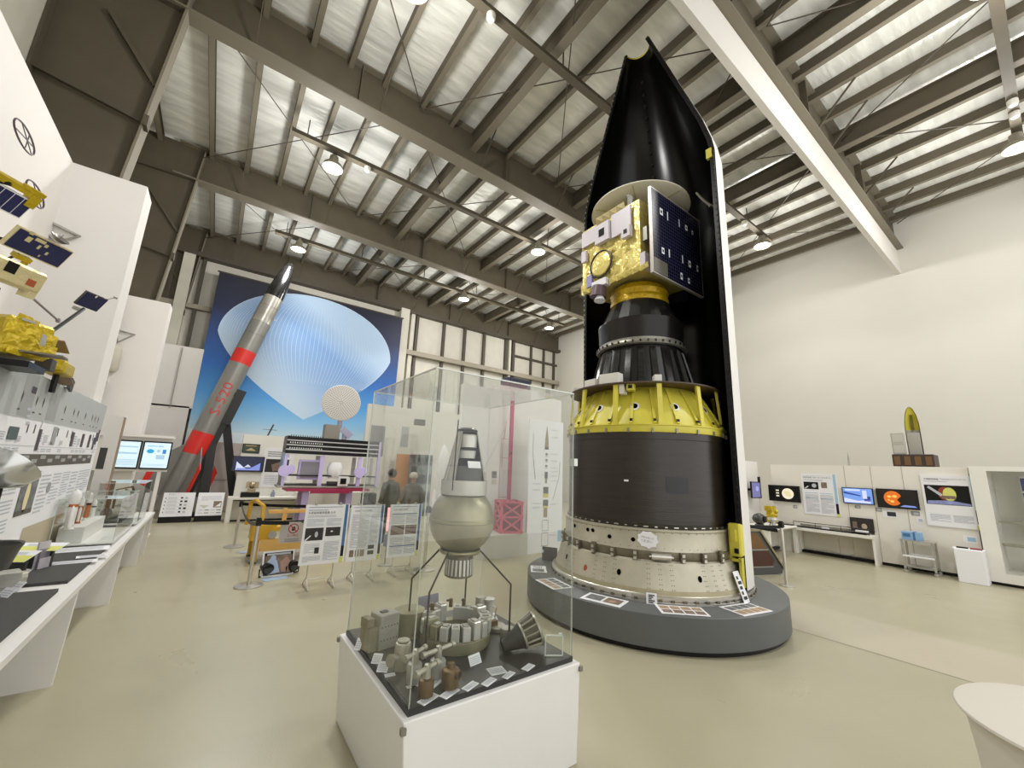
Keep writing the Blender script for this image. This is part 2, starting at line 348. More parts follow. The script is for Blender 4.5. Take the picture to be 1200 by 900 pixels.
rk = thing('rocket_stage', 'tall rocket upper stage with black motor case, yellow cage and black ribbed cone', 'rocket', RC + V((0, 0, .336)), RA)
Z0 = .336
PROF = [(1.2, .336), (1.2, .40), (1.165, .405), (1.15, .44), (1.11, .56), (1.075, .70), (1.045, .715), (1.045, .8), (1.03, .81), (1.022, 1.02), (.985, 1.03), (.985, 2.06), (1.0, 2.065), (1.0, 2.15)]
def prof_r(z):
    for (r0, z0), (r1, z1) in zip(PROF, PROF[1:]):
        if z0 <= z <= z1: return r0 + (r1 - r0) * ((z - z0) / max(1e-6, z1 - z0))
    return .98
def on_rocket(px, py): # where a sight line meets the stage: azimuth and height
    d = ray(px, py).normalized(); t = 3.0
    while t < 8:
        p = EYE + d * t
        if math.hypot(p.x - RC.x, p.y - RC.y) <= prof_r(p.z): break
        t += .004
    return math.atan2(p.y - RC.y, p.x - RC.x) - RA, p.z
def patch(mb, a, z, w, h, r, m, off=.003, nseg=4): # small plate lying on a cylinder of radius r
    k = nseg + 1; vs = []
    for i in range(k):
        q = a + (i / nseg - .5) * w / r
        vs += [pol(r + off, q, z - h / 2), pol(r + off, q, z + h / 2)]
    mb.add(vs, [(2 * i, 2 * i + 2, 2 * i + 3, 2 * i + 1) for i in range(nseg)], m)
def dot(mb, a, z, rad, m, ry=None, off=.003, n=10):
    r = prof_r(z) + off; ry = ry or rad; vs = []
    for i in range(n):
        t = 2 * math.pi * i / n; zz = z + ry * math.sin(t); vs.append(pol(prof_r(zz) + off, a + rad * math.cos(t) / r, zz))
    mb.add(vs, [list(range(n))], m)
def zz(b): b.xf = MX.Translation((0, 0, -Z0)); return b

b = zz(MB()); b.lathe([(1.1, .336), (1.2, .336), (1.2, .362), (1.185, .365), (1.185, .372), (1.2, .375), (1.2, .4), (1.165, .405), (1.16, .41)], 128, 0)
for i in range(64): p = pol(1.2, i * math.pi / 32, .369); b.box((p.x, p.y, p.z), (.02, .035, .022), 1, i * math.pi / 32)
b.build('base_flange', [ALU2, GREASE], rk)
b = zz(MB()); b.lathe([(1.16, .405), (1.15, .44), (1.146, .452), (1.11, .56), (1.075, .70), (1.05, .715)], 128, ms=[2, 2, 0, 0, 0])
for i in range(60): 
    a = i * math.pi / 30
    for z in (.46, .50, .545, .59, .635, .68): 
        if i % 5 < 3: dot(b, a, z, .005, 1, n=6); dot(b, a + .02, z, .005, 1, n=6)
for x, y in ((725.5, 670), (820, 678.7), (664.4, 652), (686, 665)):
    a, z = on_rocket(x, y); dot(b, a, z, .022, 3, .03, .004, 16)
a, z = on_rocket(686, 665); dot(b, a, z, .02, 4, .028, .005)
b.build('aft_skirt', [ALU, GREASE, mat('primer_band', '#a39a7c', .5, .3, var=.08), HOLE, mat('red_tag', '#a8402c', .5)], rk, smooth=25)
b = zz(MB()); b.lathe([(1.045, .715), (1.05, .73), (1.05, .785), (1.045, .8)], 128); b.build('separation_band', GREASE, rk)
b = zz(MB()); b.lathe([(1.035, .8), (1.03, .81), (1.022, .99), (1.03, 1.0), (1.03, 1.02), (.985, 1.024)], 128)
for x, y in ((742, 632), (714.5, 628.5), (689, 620.5), (695, 621.3), (674, 616)):
    a, z = on_rocket(x, y); dot(b, a, z, .024, 1, .022, .004, 14)
for i in range(72): 
    a = i * math.pi / 36; dot(b, a, .985, .006, 2, n=6); dot(b, a, .83, .005, 2, n=6)
b.build('upper_skirt', [ALU, HOLE, GREASE], rk)
for i in range(18):
    a = CAMA - 1.9 + i * .225
    if abs(((a - on_rocket(774, 650)[0]) + math.pi) % (2 * math.pi) - math.pi) < .13: continue
    br = zz(MB()); x = MX.Rotation(a, 4, 'Z') @ MX.Translation((1.05, 0, .757))
    br.box((.015, 0, 0), (.03, .05, .13 if i % 3 == 0 else .09), 0, xf=x); br.box((.035, 0, .02), (.02, .03, .03), 1, xf=x); br.box((.035, 0, -.03), (.02, .03, .03), 1, xf=x)
    br.build('clamp_bracket', [GREASE, ALU2], rk)
b = zz(MB()); a, z = on_rocket(774, 650); p = pol(1.09, a - .09, .757); q = pol(1.09, a + .09, .757); b.cyl(p, q, .032, n=20); b.cyl(p + (p - q) * .12, q + (q - p) * .12, .01, n=10); b.build('gas_cylinder', ALU2, rk)
b = zz(MB()); b.lathe([(1.0, 1.022), (1.005, 1.03), (1.005, 1.06), (.985, 1.065), (.985, 1.98), (.99, 1.985), (.99, 2.06), (.95, 2.062)], 128)
for i in range(60): a = i * math.pi / 30; patch(b, a, 1.042, .028 if i % 3 else .05, .012, 1.005, 1, .003, 1)
a, z = on_rocket(734, 563); patch(b, a, z, .05, .02, .985, 2); a, z = on_rocket(794, 569); patch(b, a, z, .25, .17, .985, 3, .004, 6)
b.build('motor_case', [CFRP, ALU2, PAPER, mat('case_patch', '#1b1d20', .4)], rk)
b = zz(MB()); b.lathe([(.97, 2.06), (1.0, 2.062), (1.005, 2.07), (1.005, 2.135), (1.02, 2.14), (1.02, 2.152), (.95, 2.155)], 128)
for i in range(24): p = pol(1.01, i * math.pi / 12 + .1, 2.08); b.box(p, (.02, .02, .05), 1, i * math.pi / 12 + .1)
b.build('yellow_ring', [YEL, mat('dull_steel', '#8d8a80', .4, .6)], rk)
b = zz(MB()); b.lathe([(.985, 2.15), (.9, 2.32), (.8, 2.5), (.68, 2.66), (.64, 2.7)], 96)
cone_r = lambda z: .985 - (z - 2.15) * .6
for i in range(24):
    a = i * math.pi / 12 + .13; p0 = pol(.985, a, 2.16); p1 = pol(.73, a, 2.6); b.bar(p0 + pol(.01, a, 0), p1 + pol(.01, a, 0), .03, .03, 0); b.box(pol(.985, a, 2.2), (.03, .03, .03), 1, a)
for i in range(12):
    a = CAMA + (i - 5.5) * math.pi / 6 + .17; pc = pol(cone_r(2.36) + .012, a, 2.37); n = V((math.cos(a), math.sin(a), .55)).normalized()
    b.cyl(pc, pc + n * .01, .055, n=18, m=2); b.cyl(pc, pc + n * .014, .035, n=18, m=3)
b.build('yellow_cone', [YEL, BLK, PAPER, HOLE], rk)
for i in range(12):
    a = CAMA + (i - 5.5) * math.pi / 6 + math.pi / 12 + .21; s = zz(MB()); s.bar(pol(.98, a, 2.152), pol(.94, a, 2.635), .055, .03, up=V((math.cos(a), math.sin(a), 0))); s.box(pol(.975, a, 2.17), (.05, .07, .03), 0, a); s.build('strut', YEL, rk)
b = zz(MB()); b.lathe([(.68, 2.64), (.97, 2.632), (.98, 2.64), (.98, 2.655), (.68, 2.665)], 96); b.build('ring_plate', BRN, rk)
for i, (x, y, w, h, dz, mm) in enumerate(((695, 447, .2, .1, 2.7, 0), (716, 443, .26, .13, 2.72, 0), (770, 443, .08, .08, 2.70, 0), (730, 458, .06, .12, 2.58, 0), (739.5, 453.5, .09, .08, 2.6, 1), (676, 457, .1, .1, 2.7, 0))):
    d = ray(x, y); a = None
    n2 = V((d.x, d.y)).normalized(); c2 = V((RC.x, RC.y)); t = n2.dot(c2); off = (c2 - n2 * t).length; t -= math.sqrt(max(.0, .88 ** 2 - off ** 2)) if off < .88 else 0
    pt = n2 * t - c2; a = math.atan2(pt.y, pt.x) - RA
    s = zz(MB()); s.box(pol(.88, a, dz), (.12, w, h), 0, a); 
    if mm: s.box(pol(.945, a, dz), (.01, .045, .04), 1, a)
    s.build('equipment_box', [mat('equipment_white', '#d8d5cc', .5) if not mm else YEL, BLK], rk)
b = zz(MB()); N = 24; r0, r1, za, zb = .68, .545, 2.66, 3.25
for i in range(N):
    a = i * 2 * math.pi / N; w = .62 * 2 * math.pi / N / 2
    f = lambda r, q, z: pol(r, q, z)
    vs = [f(r0, a - w, za), f(r0, a + w, za), f(r1, a + w, zb - .03), f(r1, a - w, zb - .03)]
    vo = [f(r0 + .035, a - w * .7, za), f(r0 + .035, a + w * .7, za), f(r1 + .035, a + w * .7, zb - .07), f(r1 + .035, a - w * .7, zb - .07)]
    b.add(vs + vo, [(4, 5, 6, 7), (0, 4, 7, 3), (1, 2, 6, 5), (2, 3, 7, 6)], 0)
b.lathe([(r0, za), (r1, zb)], 72, 0); b.build('ribbed_cone', mat('black_lacquer', '#1a1a19', .22, .15, coat=.3), rk)
b = zz(MB()); b.lathe([(.56, 3.24), (.6, 3.25), (.61, 3.27), (.6, 3.3), (.57, 3.31), (.57, 3.34)], 80, 1)
for i in range(40): b.box(pol(.61, i * math.pi / 20, 3.275), (.02, .02, .03), 0, i * math.pi / 20)
b.lathe([(.57, 3.34), (.575, 3.42), (.58, 3.58), (.585, 3.6), (.585, 3.63), (.55, 3.64)], 80, 0); b.build('payload_band', [mat('black_metal', '#24211f', .27, .5), mat('dull_steel', '#8d8a80', .4, .6)], rk)
b = zz(MB()); b.lathe([(.55, 3.64), (.42, 3.93), (.40, 3.95)], 24, 0); b.build('payload_cone', mat('black_lacquer', '#1a1a19', .22, .15), rk, smooth=10)
CRINK = mat('yellow_foil', '#b8960f', .35, .35, var=.2, vscale=8, bump=1, bscale=16)
b = zz(MB()); b.lathe([(.40, 3.95), (.41, 4.0), (.39, 4.05), (.41, 4.12), (.38, 4.2)], 40); b.build('foil_collar', CRINK, rk)

# ---- satellite on top of the stage (square to the hall)
sa = thing('satellite', 'gold-foil satellite with folded dark solar panel sitting on the rocket stage', 'satellite', (4.675, 3.49, 4.2))
def ss(b): b.xf = MX.Translation((-4.675, -3.49, -4.2)); return b
GOLD = mat('gold_foil', '#e3d27e', .3, .35, var=.14, vscale=9, bump=1, bscale=11); GOLD2 = mat('pale_foil', '#ddd0a0', .35, .4, var=.1, bump=.8, bscale=14); LILAC = mat('radiator_white', '#cfc9cf', .35)
b = ss(MB()); b.span((4.17, 2.97, 4.26), (5.2, 4.02, 5.28), 0)
rd = random.Random(3); fx = frame((4.168, 4.03, 4.25), (0, -1, 0), (0, 0, 1))
for i in range(46): # folds of foil standing off the face
    u, v, w, h = rd.uniform(.02, .95), rd.uniform(.0, .98), rd.uniform(.05, .16), rd.uniform(.05, .16)
    b.hull([(u + w * dx, v + h * dy, 0) for dx, dy in ((-.5, -.5), (.5, -.4), (.4, .5), (-.5, .45))] + [(u + rd.uniform(-.2, .2) * w, v, rd.uniform(.015, .04))], 0, fx)
for u in [i * .13 for i in range(9)]: b.hull([(u, -.04, 0), (u + .14, -.03, 0), (u + .13, .05, 0), (u, .04, 0), (u + .07, .0, .06), (u + .05, -.06, .03)], 0, fx)
for u in (.3, .42, .55, .68): b.hull([(u, 1.0, 0), (u + .15, 1.0, 0), (u + .13, 1.13, .0), (u + .02, 1.1, 0), (u + .06, 1.05, .09)], 1, fx)
b.build('foil_body', [GOLD, GOLD2], sa, smooth=0)
def fb(u0, v0, u1, v1, t, m, name, mm=None):
    q = ss(MB()); q.add([(x, y, z) for x in (u0, u1) for y in (v0, v1) for z in (.02, t)], [(0, 1, 3, 2), (4, 6, 7, 5), (0, 4, 5, 1), (2, 3, 7, 6), (0, 2, 6, 4), (1, 5, 7, 3)], 0, fx)
    if mm: q.add([(u0 + (u1 - u0) * a, v0 + (v1 - v0) * c, t + .004) for a, c in ((.3, .3), (.7, .3), (.7, .7), (.3, .7))], [(0, 1, 2, 3)], 1, fx)
    return q.build(name, [m, BLK], sa)
fb(.04, .72, .32, .97, .05, LILAC, 'radiator'); fb(.62, .62, .95, .98, .05, LILAC, 'radiator'); fb(.34, .62, .6, .92, .09, LILAC, 'instrument_box', 1)
fb(.82, .5, .96, .66, .09, LILAC, 'instrument_box', 1); fb(.05, .46, .14, .64, .07, LILAC, 'instrument_box'); fb(.15, .02, .25, .2, .06, mat('lilac_panel', '#8d86b8', .4), 'instrument_box')
q = ss(MB()); q.tube([fx @ V((.42 + .2 * math.cos(t), .3 + .2 * math.sin(t), .05)) for t in [i * math.pi / 14 for i in range(28)]], .012, 6, closed=True)
q.build('antenna_ring', BLK, sa)
q = ss(MB()); q.lathe([(.001, .09), (.1, .085), (.17, .06), (.19, .02)], 24, xf=fx @ MX.Translation((.42, .3, 0))); q.build('dome', GOLD, sa, smooth=0)
q = ss(MB()); q.cyl(fx @ V((.38, -.04, .04)), fx @ V((.36, -.2, .05)), .1, .12, 20, 0); q.box(fx @ V((.4, .0, .03)), (.1, .26, .1), 1); q.cyl(fx @ V((.4, -.2, .05)), fx @ V((.4, -.27, .06)), .05, .08, 16, 2); q.build('thruster', [mat('thruster_plum', '#5b4a4e', .4), PAPER, PAPER], sa)
q = ss(MB()); q.box((4.32, 2.93, 4.75), (.22, .08, .2), 0); q.build('side_bracket', mat('dull_steel', '#8d8a80', .4, .6), sa); q = ss(MB()); q.box((4.3, 2.93, 4.35), (.3, .08, .2), 0); q.build('lower_box', LILAC, sa)
NAVY = mat('solar_cells', '#14142a', .25, 0, spec=.6); CELL = mat('cell_gap', '#3c3d56', .4); EDGE = mat('panel_edge', '#b7b1a8', .4, .4)
q = ss(MB()); q.span((4.13, 2.76, 4.1), (5.33, 2.80, 5.34), 1); fp = frame((4.13, 2.76, 4.1), (1, 0, 0), (0, 0, 1)); q.rect(fp, .015, .015, 1.185, 1.225, 0, 1)
for i in range(1, 24): q.rect(fp, i * .05, .015, i * .05 + .003, 1.225, 2, 1.5)
for i in range(1, 25): q.rect(fp, .015, i * .05, 1.185, i * .05 + .003, 2, 1.5)
q.rect(fp, .02, .02, .32, .22, 3, 2)
for u, v, w, h in ((.19, .9, .07, .1), (.36, .88, .02, .13), (.64, .9, .02, .12), (.8, .92, .06, .08), (.97, .92, .04, .06), (.2, .33, .06, .09), (.36, .33, .025, .12), (.68, .36, .025, .12), (.84, .36, .06, .1), (1.05, .36, .04, .1), (.62, .1, .05, .1), (.8, .1, .05, .08)): q.rect(fp, u, v, u + w, v + h, 4, 2); q.rect(fp, u + w * .25, v + h * .3, u + w * .75, v + h * .7, 0, 3) if w > .03 else None
q.build('solar_panel', [NAVY, EDGE, CELL, mat('panel_patch', '#5c564a', .5), PAPER], sa)
q = ss(MB()); q.span((5.22, 2.95, 4.1), (5.26, 4.05, 5.34)); q.build('solar_panel', NAVY, sa)
q = ss(MB()); q.lathe([(.001, .03), (.3, .012), (.68, .0), (.72, .012), (.715, .03), (.3, .05), (.001, .06)], 64, xf=MX.Translation((4.72, 3.36, 5.5))); q.cyl((4.72, 3.36, 5.27), (4.72, 3.36, 5.53), .16, n=24)
for i in range(6): t = i * math.pi / 3 + .5; q.bar((4.72, 3.36, 5.515), (4.72 + .69 * math.cos(t), 3.36 + .69 * math.sin(t), 5.496), .012, .01, 1)
q.build('dish_antenna', [mat('dish_cream', '#d5d0bd', .5), mat('dish_rib', '#b3aa7a', .5)], sa)
q = ss(MB()); q.box((4.28, 3.2, 5.42), (.05, .05, .28)); q.box((4.28, 3.2, 5.5), (.12, .03, .03)); q.build('top_antenna', PAPER, sa)

# ---- half of the nose fairing standing behind the stage
fa = thing('fairing_half', 'tall open fairing half, glossy black inside and white outside, behind the rocket stage', 'fairing', RC + V((.593 * .07, -.805 * .07, .336)), RA)
PHI = R(33); A0, A1 = -PHI, math.pi - PHI
b = MB(); fz = lambda z: z - .336
inner = [(1.09, fz(.42)), (1.09, fz(5.9)), (1.06, fz(6.1)), (.95, fz(6.5)), (.2, fz(8.66))]; outer = [(r + .035, z) for r, z in inner]
b.lathe(inner, 64, 0, a0=A0, a1=A1); b.lathe(outer, 64, 1, a0=A0, a1=A1)
for a in (A0, A1): 
    vs = [pol(r, a, z) for r, z in inner] + [pol(r, a, z) for r, z in outer]; n = len(inner); b.add(vs, [(i, i + 1, n + i + 1, n + i) for i in range(n - 1)], 0)
b.lathe([inner[-1], outer[-1]], 64, 2, a0=A0, a1=A1); b.lathe([inner[0], outer[0]], 64, 1, a0=A0, a1=A1)
b.build('fairing_shell', [mat('fairing_black', '#050505', .2, spec=.3), mat('fairing_white', '#dcd9d4', .5), YEL], fa)
b = MB()
for a, sg in ((A0, 1), (A1, -1)):
    off = pol(.012, a + math.pi / 2, 0) * -sg
    for (r0_, z0_), (r1_, z1_) in zip(inner, inner[1:]):
        b.bar(pol(r0_ - .0, a, z0_) + off, pol(r1_ - .0, a, z1_) + off, .05, .02, 0, up=pol(1, a + math.pi / 2, 0))
        n = int((z1_ - z0_) / .085)
        for k in range(n): t = (k + .5) / n; q = pol(r0_ + (r1_ - r0_) * t + .012, a, z0_ + (z1_ - z0_) * t) + off * 1.8; b.box(q, (.016, .02, .03), 1 if sg < 0 else 0, a)
b.build('rim_flange', [BLK, mat('dull_steel', '#8d8a80', .4, .6)], fa)
q = MB(); t0 = 8.66 - .336; q.tube([pol(.215, A0 + (A1 - A0) * i / 16, t0 + .01) for i in range(17)], .02, 8); q.build('top_hoop', YEL, fa)
for i in range(10):
    z = 6.55 + i * .19; r = .95 - (z - 6.5) * .347; a = math.pi / 2 - .28
    q = MB(); q.cyl(pol(r + .01, a, fz(z)), pol(r - .035, a, fz(z) - .01), .028, .02, 12); q.build('stud', mat('fairing_stud', '#3a3a38', .2, .6), fa)
q = MB(); q.tube([pol(1.05 - .02 * abs(i - 6), -.2 + i * .06, fz(5.35) + .35 * (i / 8) ** 2) for i in range(12)], .018, 6); q.build('cable', mat('cable_grey', '#8f8a78', .5), fa)
q = MB(); x = MX.Rotation(A0, 4, 'Z')
q.box((1.06, -.03, fz(.93)), (.13, .1, .34), 0, xf=x, bev=.015); q.box((1.06, -.09, fz(.98)), (.05, .03, .12), 0, xf=x); q.box((1.08, -.085, fz(.82)), (.04, .02, .05), 1, xf=x); q.build('hinge_block', [YEL, BLK], fa)
q = MB(); q.box((1.0, -.03, fz(.6)), (.03, .06, .36), 0, xf=x); q.box((1.1, -.03, fz(.6)), (.03, .06, .3), 0, xf=x); q.box((1.05, -.03, fz(.46)), (.12, .06, .03), 0, xf=x); q.box((1.05, -.03, fz(.72)), (.12, .06, .03), 0, xf=x); q.build('hinge_bracket', [YEL], fa)
q = MB(); q.box((1.06, -.02, fz(5.85)), (.07, .05, .14), 0, xf=x); q.build('upper_latch', YEL, fa)

# ---- sheets lying on the plinth, cards leaning on the skirt
def sheet(px, py, w, h, lab, kind, seed):
    p = onz(px, py, .338); a = math.atan2(p.y - RC.y, p.x - RC.x); tag_ = 'photo sheets on the round plinth'
    s = thing('photo_sheet', lab, 'sheet', p, a + math.pi / 2)
    m = MB(); m.box((0, 0, .002), (w, h, .004), 0); f = frame((-w / 2, -h / 2, .0042), (1, 0, 0), (0, 1, 0)); rd = random.Random(seed)
    if kind == 2: m.rect(f, w * .08, h * .2, w * .47, h * .85, 1); m.rect(f, w * .53, h * .2, w * .92, h * .85, 2); m.disc(f, w * .72, h * .45, w * .09, 3, 2)
    if kind == 8:
        for i in range(4):
            for j in range(2): m.rect(f, w * (.06 + i * .23), h * (.12 + j * .42), w * (.26 + i * .23), h * (.46 + j * .42), 1 + (i * 3 + j + seed) % 3)
    if kind == 1: m.rect(f, w * .5, h * .12, w * .88, h * .85, 1); m.lines(f, w * .06, h * .2, w * .45, h * .8, 4, 5, seed=seed); m.rect(f, w * .92, h * .3, w * .96, h * .8, 4)
    m.build('printed_sheet', [PAPER, PHOTOG, PHOTOB, mat('photo_orange', '#a98f70', .5, var=.2, vscale=40), INK2], s)
sheet(631, 667, .34, .2, 'white sheet with one grey photo at the left back edge of the grey plinth', 1, 1)
sheet(649, 684, .4, .26, 'white sheet of four grey photos on the plinth left, behind the glass case edge', 8, 2)
sheet(708, 703, .42, .25, 'white sheet with two landscape photos on the front left of the plinth', 2, 3)
sheet(799, 715.5, .44, .25, 'white sheet with rows of brown photos on the plinth front', 8, 4)
sheet(874, 714, .42, .27, 'white sheet with small photos on the plinth right end', 8, 5)
def skirt_card(px, py, w, h, lab, ztop, seed, tilt):
    p = onz(px, py, .34); a = math.atan2(p.y - RC.y, p.x - RC.x); p = V((RC.x + 1.235 * math.cos(a), RC.y + 1.235 * math.sin(a), .3385))
    s = thing('leaning_card', lab, 'card', p, a + math.pi / 2)
    m = MB(MX.Rotation(tilt, 4, 'X')); m.box((0, .003, h / 2), (w, .004, h), 0); f = frame((-w / 2, 0, 0), (1, 0, 0), (0, 0, 1))
    for i in range(5): m.rect(f, w * .2, h * (.1 + i * .16), w * (.5 + .3 * ((i * 7 + seed) % 3) / 2), h * (.2 + i * .16), 1, 2)
    m.build('printed_card', [PAPER, INK], s)
skirt_card(763.6, 707, .1, .1, 'small white card standing against the metal skirt at the plinth front', 0, 1, R(-12))
skirt_card(857, 701, .11, .3, 'tall narrow white card leaning on the skirt near the yellow hinge', 0, 2, R(-20))
a, z = on_rocket(759, 632)
s = thing('cloud_notice', 'white cloud-shaped notice stuck on the metal skirt under the black motor', 'notice', RC + MX.Rotation(RA, 3, 'Z') @ pol(1.04, a, z), a + RA + math.pi / 2)
m = MB(MX.Rotation(R(8), 4, 'Y')); pts = []
for i in range(9):
    t = 2 * math.pi * i / 9
    for k in (-.5, 0, .5): q = t + k * .5; rr = (1.0 if k == 0 else .86); pts.append((.115 * rr * math.cos(q), -.012, .09 * rr * math.sin(q)))
m.prism(pts, 1, .006, 0); f = frame((-.1, -.0125, -.09), (1, 0, 0), (0, 0, 1)); m.text(f, 'さわらないで', .03, .1, w=.13, m=1); m.text(f, 'ください', .035, .06, w=.11, m=1)
m.build('notice_cloud', [PAPER, INK], s)
s = thing('dark_bracket', 'dark metal plate standing on the plinth behind the skirt at left', 'bracket', onz(644, 657, .337), R(-60)); m = MB(); m.box((0, 0, .09), (.22, .02, .18)); m.box((0, .05, .01), (.22, .1, .02)); m.box((-.1, -.012, .12), (.02, .01, .04), 1); m.build('bracket_plate', [mat('gunmetal', '#4b4a48', .4, .4), PAPER], s)
# ------------------------------------------------------------------ glass case with an old kick motor and its valves
GL = glass('acrylic_pane', '#fbfcfb'); GEDGE = mat('acrylic_edge', '#d5dad2', .25, emit=0, spec=.8)
def pane(mb, a, b): # thin clear sheet, its four narrow edges pale
    c = [(a[i] + b[i]) / 2 for i in range(3)]; d = [abs(a[i] - b[i]) for i in range(3)]; k = min(range(3), key=lambda i: d[i])
    hx, hy, hz = [q / 2 for q in d]; vs = [(c[0] + x, c[1] + y, c[2] + z) for x in (-hx, hx) for y in (-hy, hy) for z in (-hz, hz)]
    fs = [((0, 1, 3, 2), 0), ((4, 6, 7, 5), 0), ((0, 4, 5, 1), 1), ((2, 3, 7, 6), 1), ((0, 2, 6, 4), 2), ((1, 5, 7, 3), 2)]
    for f, ax in fs: mb.add(vs, [f], 0 if ax == k else 1)
def glass_box(parent, x0, y0, z0, x1, y1, z1, t=.006, org=(0, 0, 0), top=True, names='glass_pane'):
    o = V(org)
    for a, b in (((x0, y0, z0), (x1, y0 + t, z1)), ((x0, y1 - t, z0), (x1, y1, z1)), ((x0, y0 + t, z0), (x0 + t, y1 - t, z1)), ((x1 - t, y0 + t, z0), (x1, y1 - t, z1))) + ((((x0, y0, z1), (x1, y1, z1 + t)),) if top else ()):
        m = MB(); pane(m, V(a) - o, V(b) - o); m.build(names, [GL, GEDGE], parent, smooth=0)
X0, X1, Y0_, Y1_, ZT = .82, 1.87, 1.81, 2.88, .53
CB = V((1.345, 2.345, 0))
ca = thing('display_case', 'glass display case on a white box base holding a round-tank motor, nearest the viewer', 'display case', CB)
b = MB(); vs = [(.88 - CB.x, 1.86 - CB.y, 0), (1.9 - CB.x, 1.86 - CB.y, 0), (1.9 - CB.x, 2.96 - CB.y, 0), (.88 - CB.x, 2.96 - CB.y, 0), (X0 - CB.x, Y0_ - CB.y, ZT), (X1 - CB.x, Y0_ - CB.y, ZT), (X1 - CB.x, Y1_ - CB.y, ZT), (X0 - CB.x, Y1_ - CB.y, ZT)]
b.add(vs, [(3, 2, 1, 0), (4, 5, 6, 7), (0, 1, 5, 4), (1, 2, 6, 5), (2, 3, 7, 6), (3, 0, 4, 7)], 0); b.build('case_base', mat('case_white', '#e8e7e5', .5, var=.01), ca, bevel=.006)
b = MB(); b.box((.0, .0, ZT + .012), (.99, 1.01, .026)); b.build('black_deck', mat('deck_black', '#2b2a28', .4, var=.1, vscale=8), ca)
glass_box(ca, .855, 1.845, ZT, 1.84, 2.85, 2.085, .007, CB)
b = MB(); b.box((1.84 - CB.x, 1.85 - CB.y, 1.65), (.03, .05, .045)); b.build('pane_clip', mat('clip_white', '#d8dad6', .3), ca)
for sx, sy in ((X0, Y0_), (X1, Y0_), (X0, Y1_)): b = MB(); b.box((sx - CB.x, sy - CB.y, .5), (.022, .022, .025)); b.build('corner_clip', mat('dull_steel', '#8d8a80', .4, .6), ca)
ZD = ZT + .026
OLD = mat('old_steel', '#a8a496', .36, .45, var=.25, vscale=7); OLD2 = mat('old_grey', '#a5a39a', .45, .25, var=.15, vscale=9); OLIVE = mat('olive_metal', '#8f8a6e', .5, .2, var=.2, vscale=8); RUST = mat('brown_bronze', '#6b5638', .45, .5, var=.25, vscale=12); SIL = mat('silver_block', '#cbc9c1', .3, .4, var=.08, vscale=12); TIT = mat('tank_metal', '#9f997f', .36, .5, var=.32, vscale=5)
SPUN = mat('spun_black', '#242322', .4)

mo = thing('kick_motor', 'spherical tank motor with cut-away cone on top, on thin rods in the glass case', 'rocket motor', (1.35, 2.35, ZD))
mz = 1.265 - ZD
b = MB(); b.ball((0, 0, mz), .205, 0, 48, 28); b.lathe([(.2055, -.012), (.209, -.008), (.209, .008), (.2055, .012)], 48, 1, (0, 0, mz)); b.lathe([(.12, 0), (.13, .01), (.13, .022), (.11, .03)], 40, 1, (0, 0, mz - .2)); b.build('spherical_tank', [TIT, mat('weld_band', '#9c9778', .35, .7, var=.15)], mo)
b = MB(); b.lathe([(.075, mz - .19), (.082, mz - .21), (.088, mz - .33), (.08, mz - .335), (.072, mz - .22)], 36, 0)
for i in range(22): a = i * math.pi / 11; b.bar((.083 * math.cos(a), .083 * math.sin(a), mz - .23), (.088 * math.cos(a), .088 * math.sin(a), mz - .32), .012, .006, 1, up=(math.cos(a), math.sin(a), 0))
b.build('nozzle', [GREASE, SIL], mo)
# cone with the near side cut open, its shelves inside
cz = 1.45 - ZD; hc = .39; op = CAMR = math.atan2(-2.35, -1.35) + R(22)
b = MB(); b.lathe([(.147, cz - .03), (.15, cz), (.149, cz + .06)], 48, 0); rr = lambda z: .147 - .085 * z / hc
b.lathe([(rr(.06), cz + .06), (rr(hc), cz + hc)], 40, 0, a0=op + R(48), a1=op + R(312)); b.lathe([(rr(.06) - .004, cz + .06), (rr(hc) - .004, cz + hc)], 40, 1, a0=op + R(48), a1=op + R(312))
for k in range(14): a = op + R(56 + k * 19); b.bar((rr(.06) * math.cos(a), rr(.06) * math.sin(a), cz + .06), (rr(hc) * math.cos(a), rr(hc) * math.sin(a), cz + hc), .005, .004, 2, up=(math.cos(a), math.sin(a), 0))
b.lathe([(.001, cz + .01), (.147, cz + .01)], 40, 1); b.build('cone_shell', [mat('cone_silver', '#c2bfb5', .35, .3, var=.06), SPUN, OLD2], mo)
b = MB(); b.lathe([(.001, cz + .15), (.115, cz + .15), (.118, cz + .02)], 40, 0); b.build('lower_unit', mat('slate_grey', '#55544f', .5), mo)
b = MB(); b.lathe([(.001, cz + .23), (.055, cz + .23), (.065, cz + .25), (.06, cz + .2), (.001, cz + .2)], 32, 0); b.build('white_bowl', mat('bowl_white', '#cfcdc6', .4), mo)
b = MB(); b.lathe([(.001, cz + .27), (.068, cz + .27), (.068, cz + .345), (.06, cz + .355), (.001, cz + .355)], 36, 0); b.build('silver_drum', SIL, mo)
b = MB(); b.lathe([(.001, cz + .262), (.1 - .02, cz + .262), (.08, cz + .256), (.001, cz + .256)], 32, 0); b.lathe([(.001, cz + .375), (.066, cz + .37), (.068, cz + .385), (.05, cz + .398), (.001, cz + .4)], 32, 0); b.build('shelf_disc', BLK, mo)
b = MB(MX.Translation((.147 * math.cos(op), .147 * math.sin(op), cz + .16)) @ MX.Rotation(op + math.pi / 2, 4, 'Z') @ MX.Rotation(R(-25), 4, 'X')); b.box((0, 0, 0), (.085, .004, .045)); b.build('name_card', PAPER, mo)
b = MB(); pa = V((.15 * math.cos(op - R(50)), .15 * math.sin(op - R(50)), cz)); b.tube([pa + V((0, 0, .0)), pa + V((.02, .02, .44))], .004, 6); b.build('rod', BLK, mo)
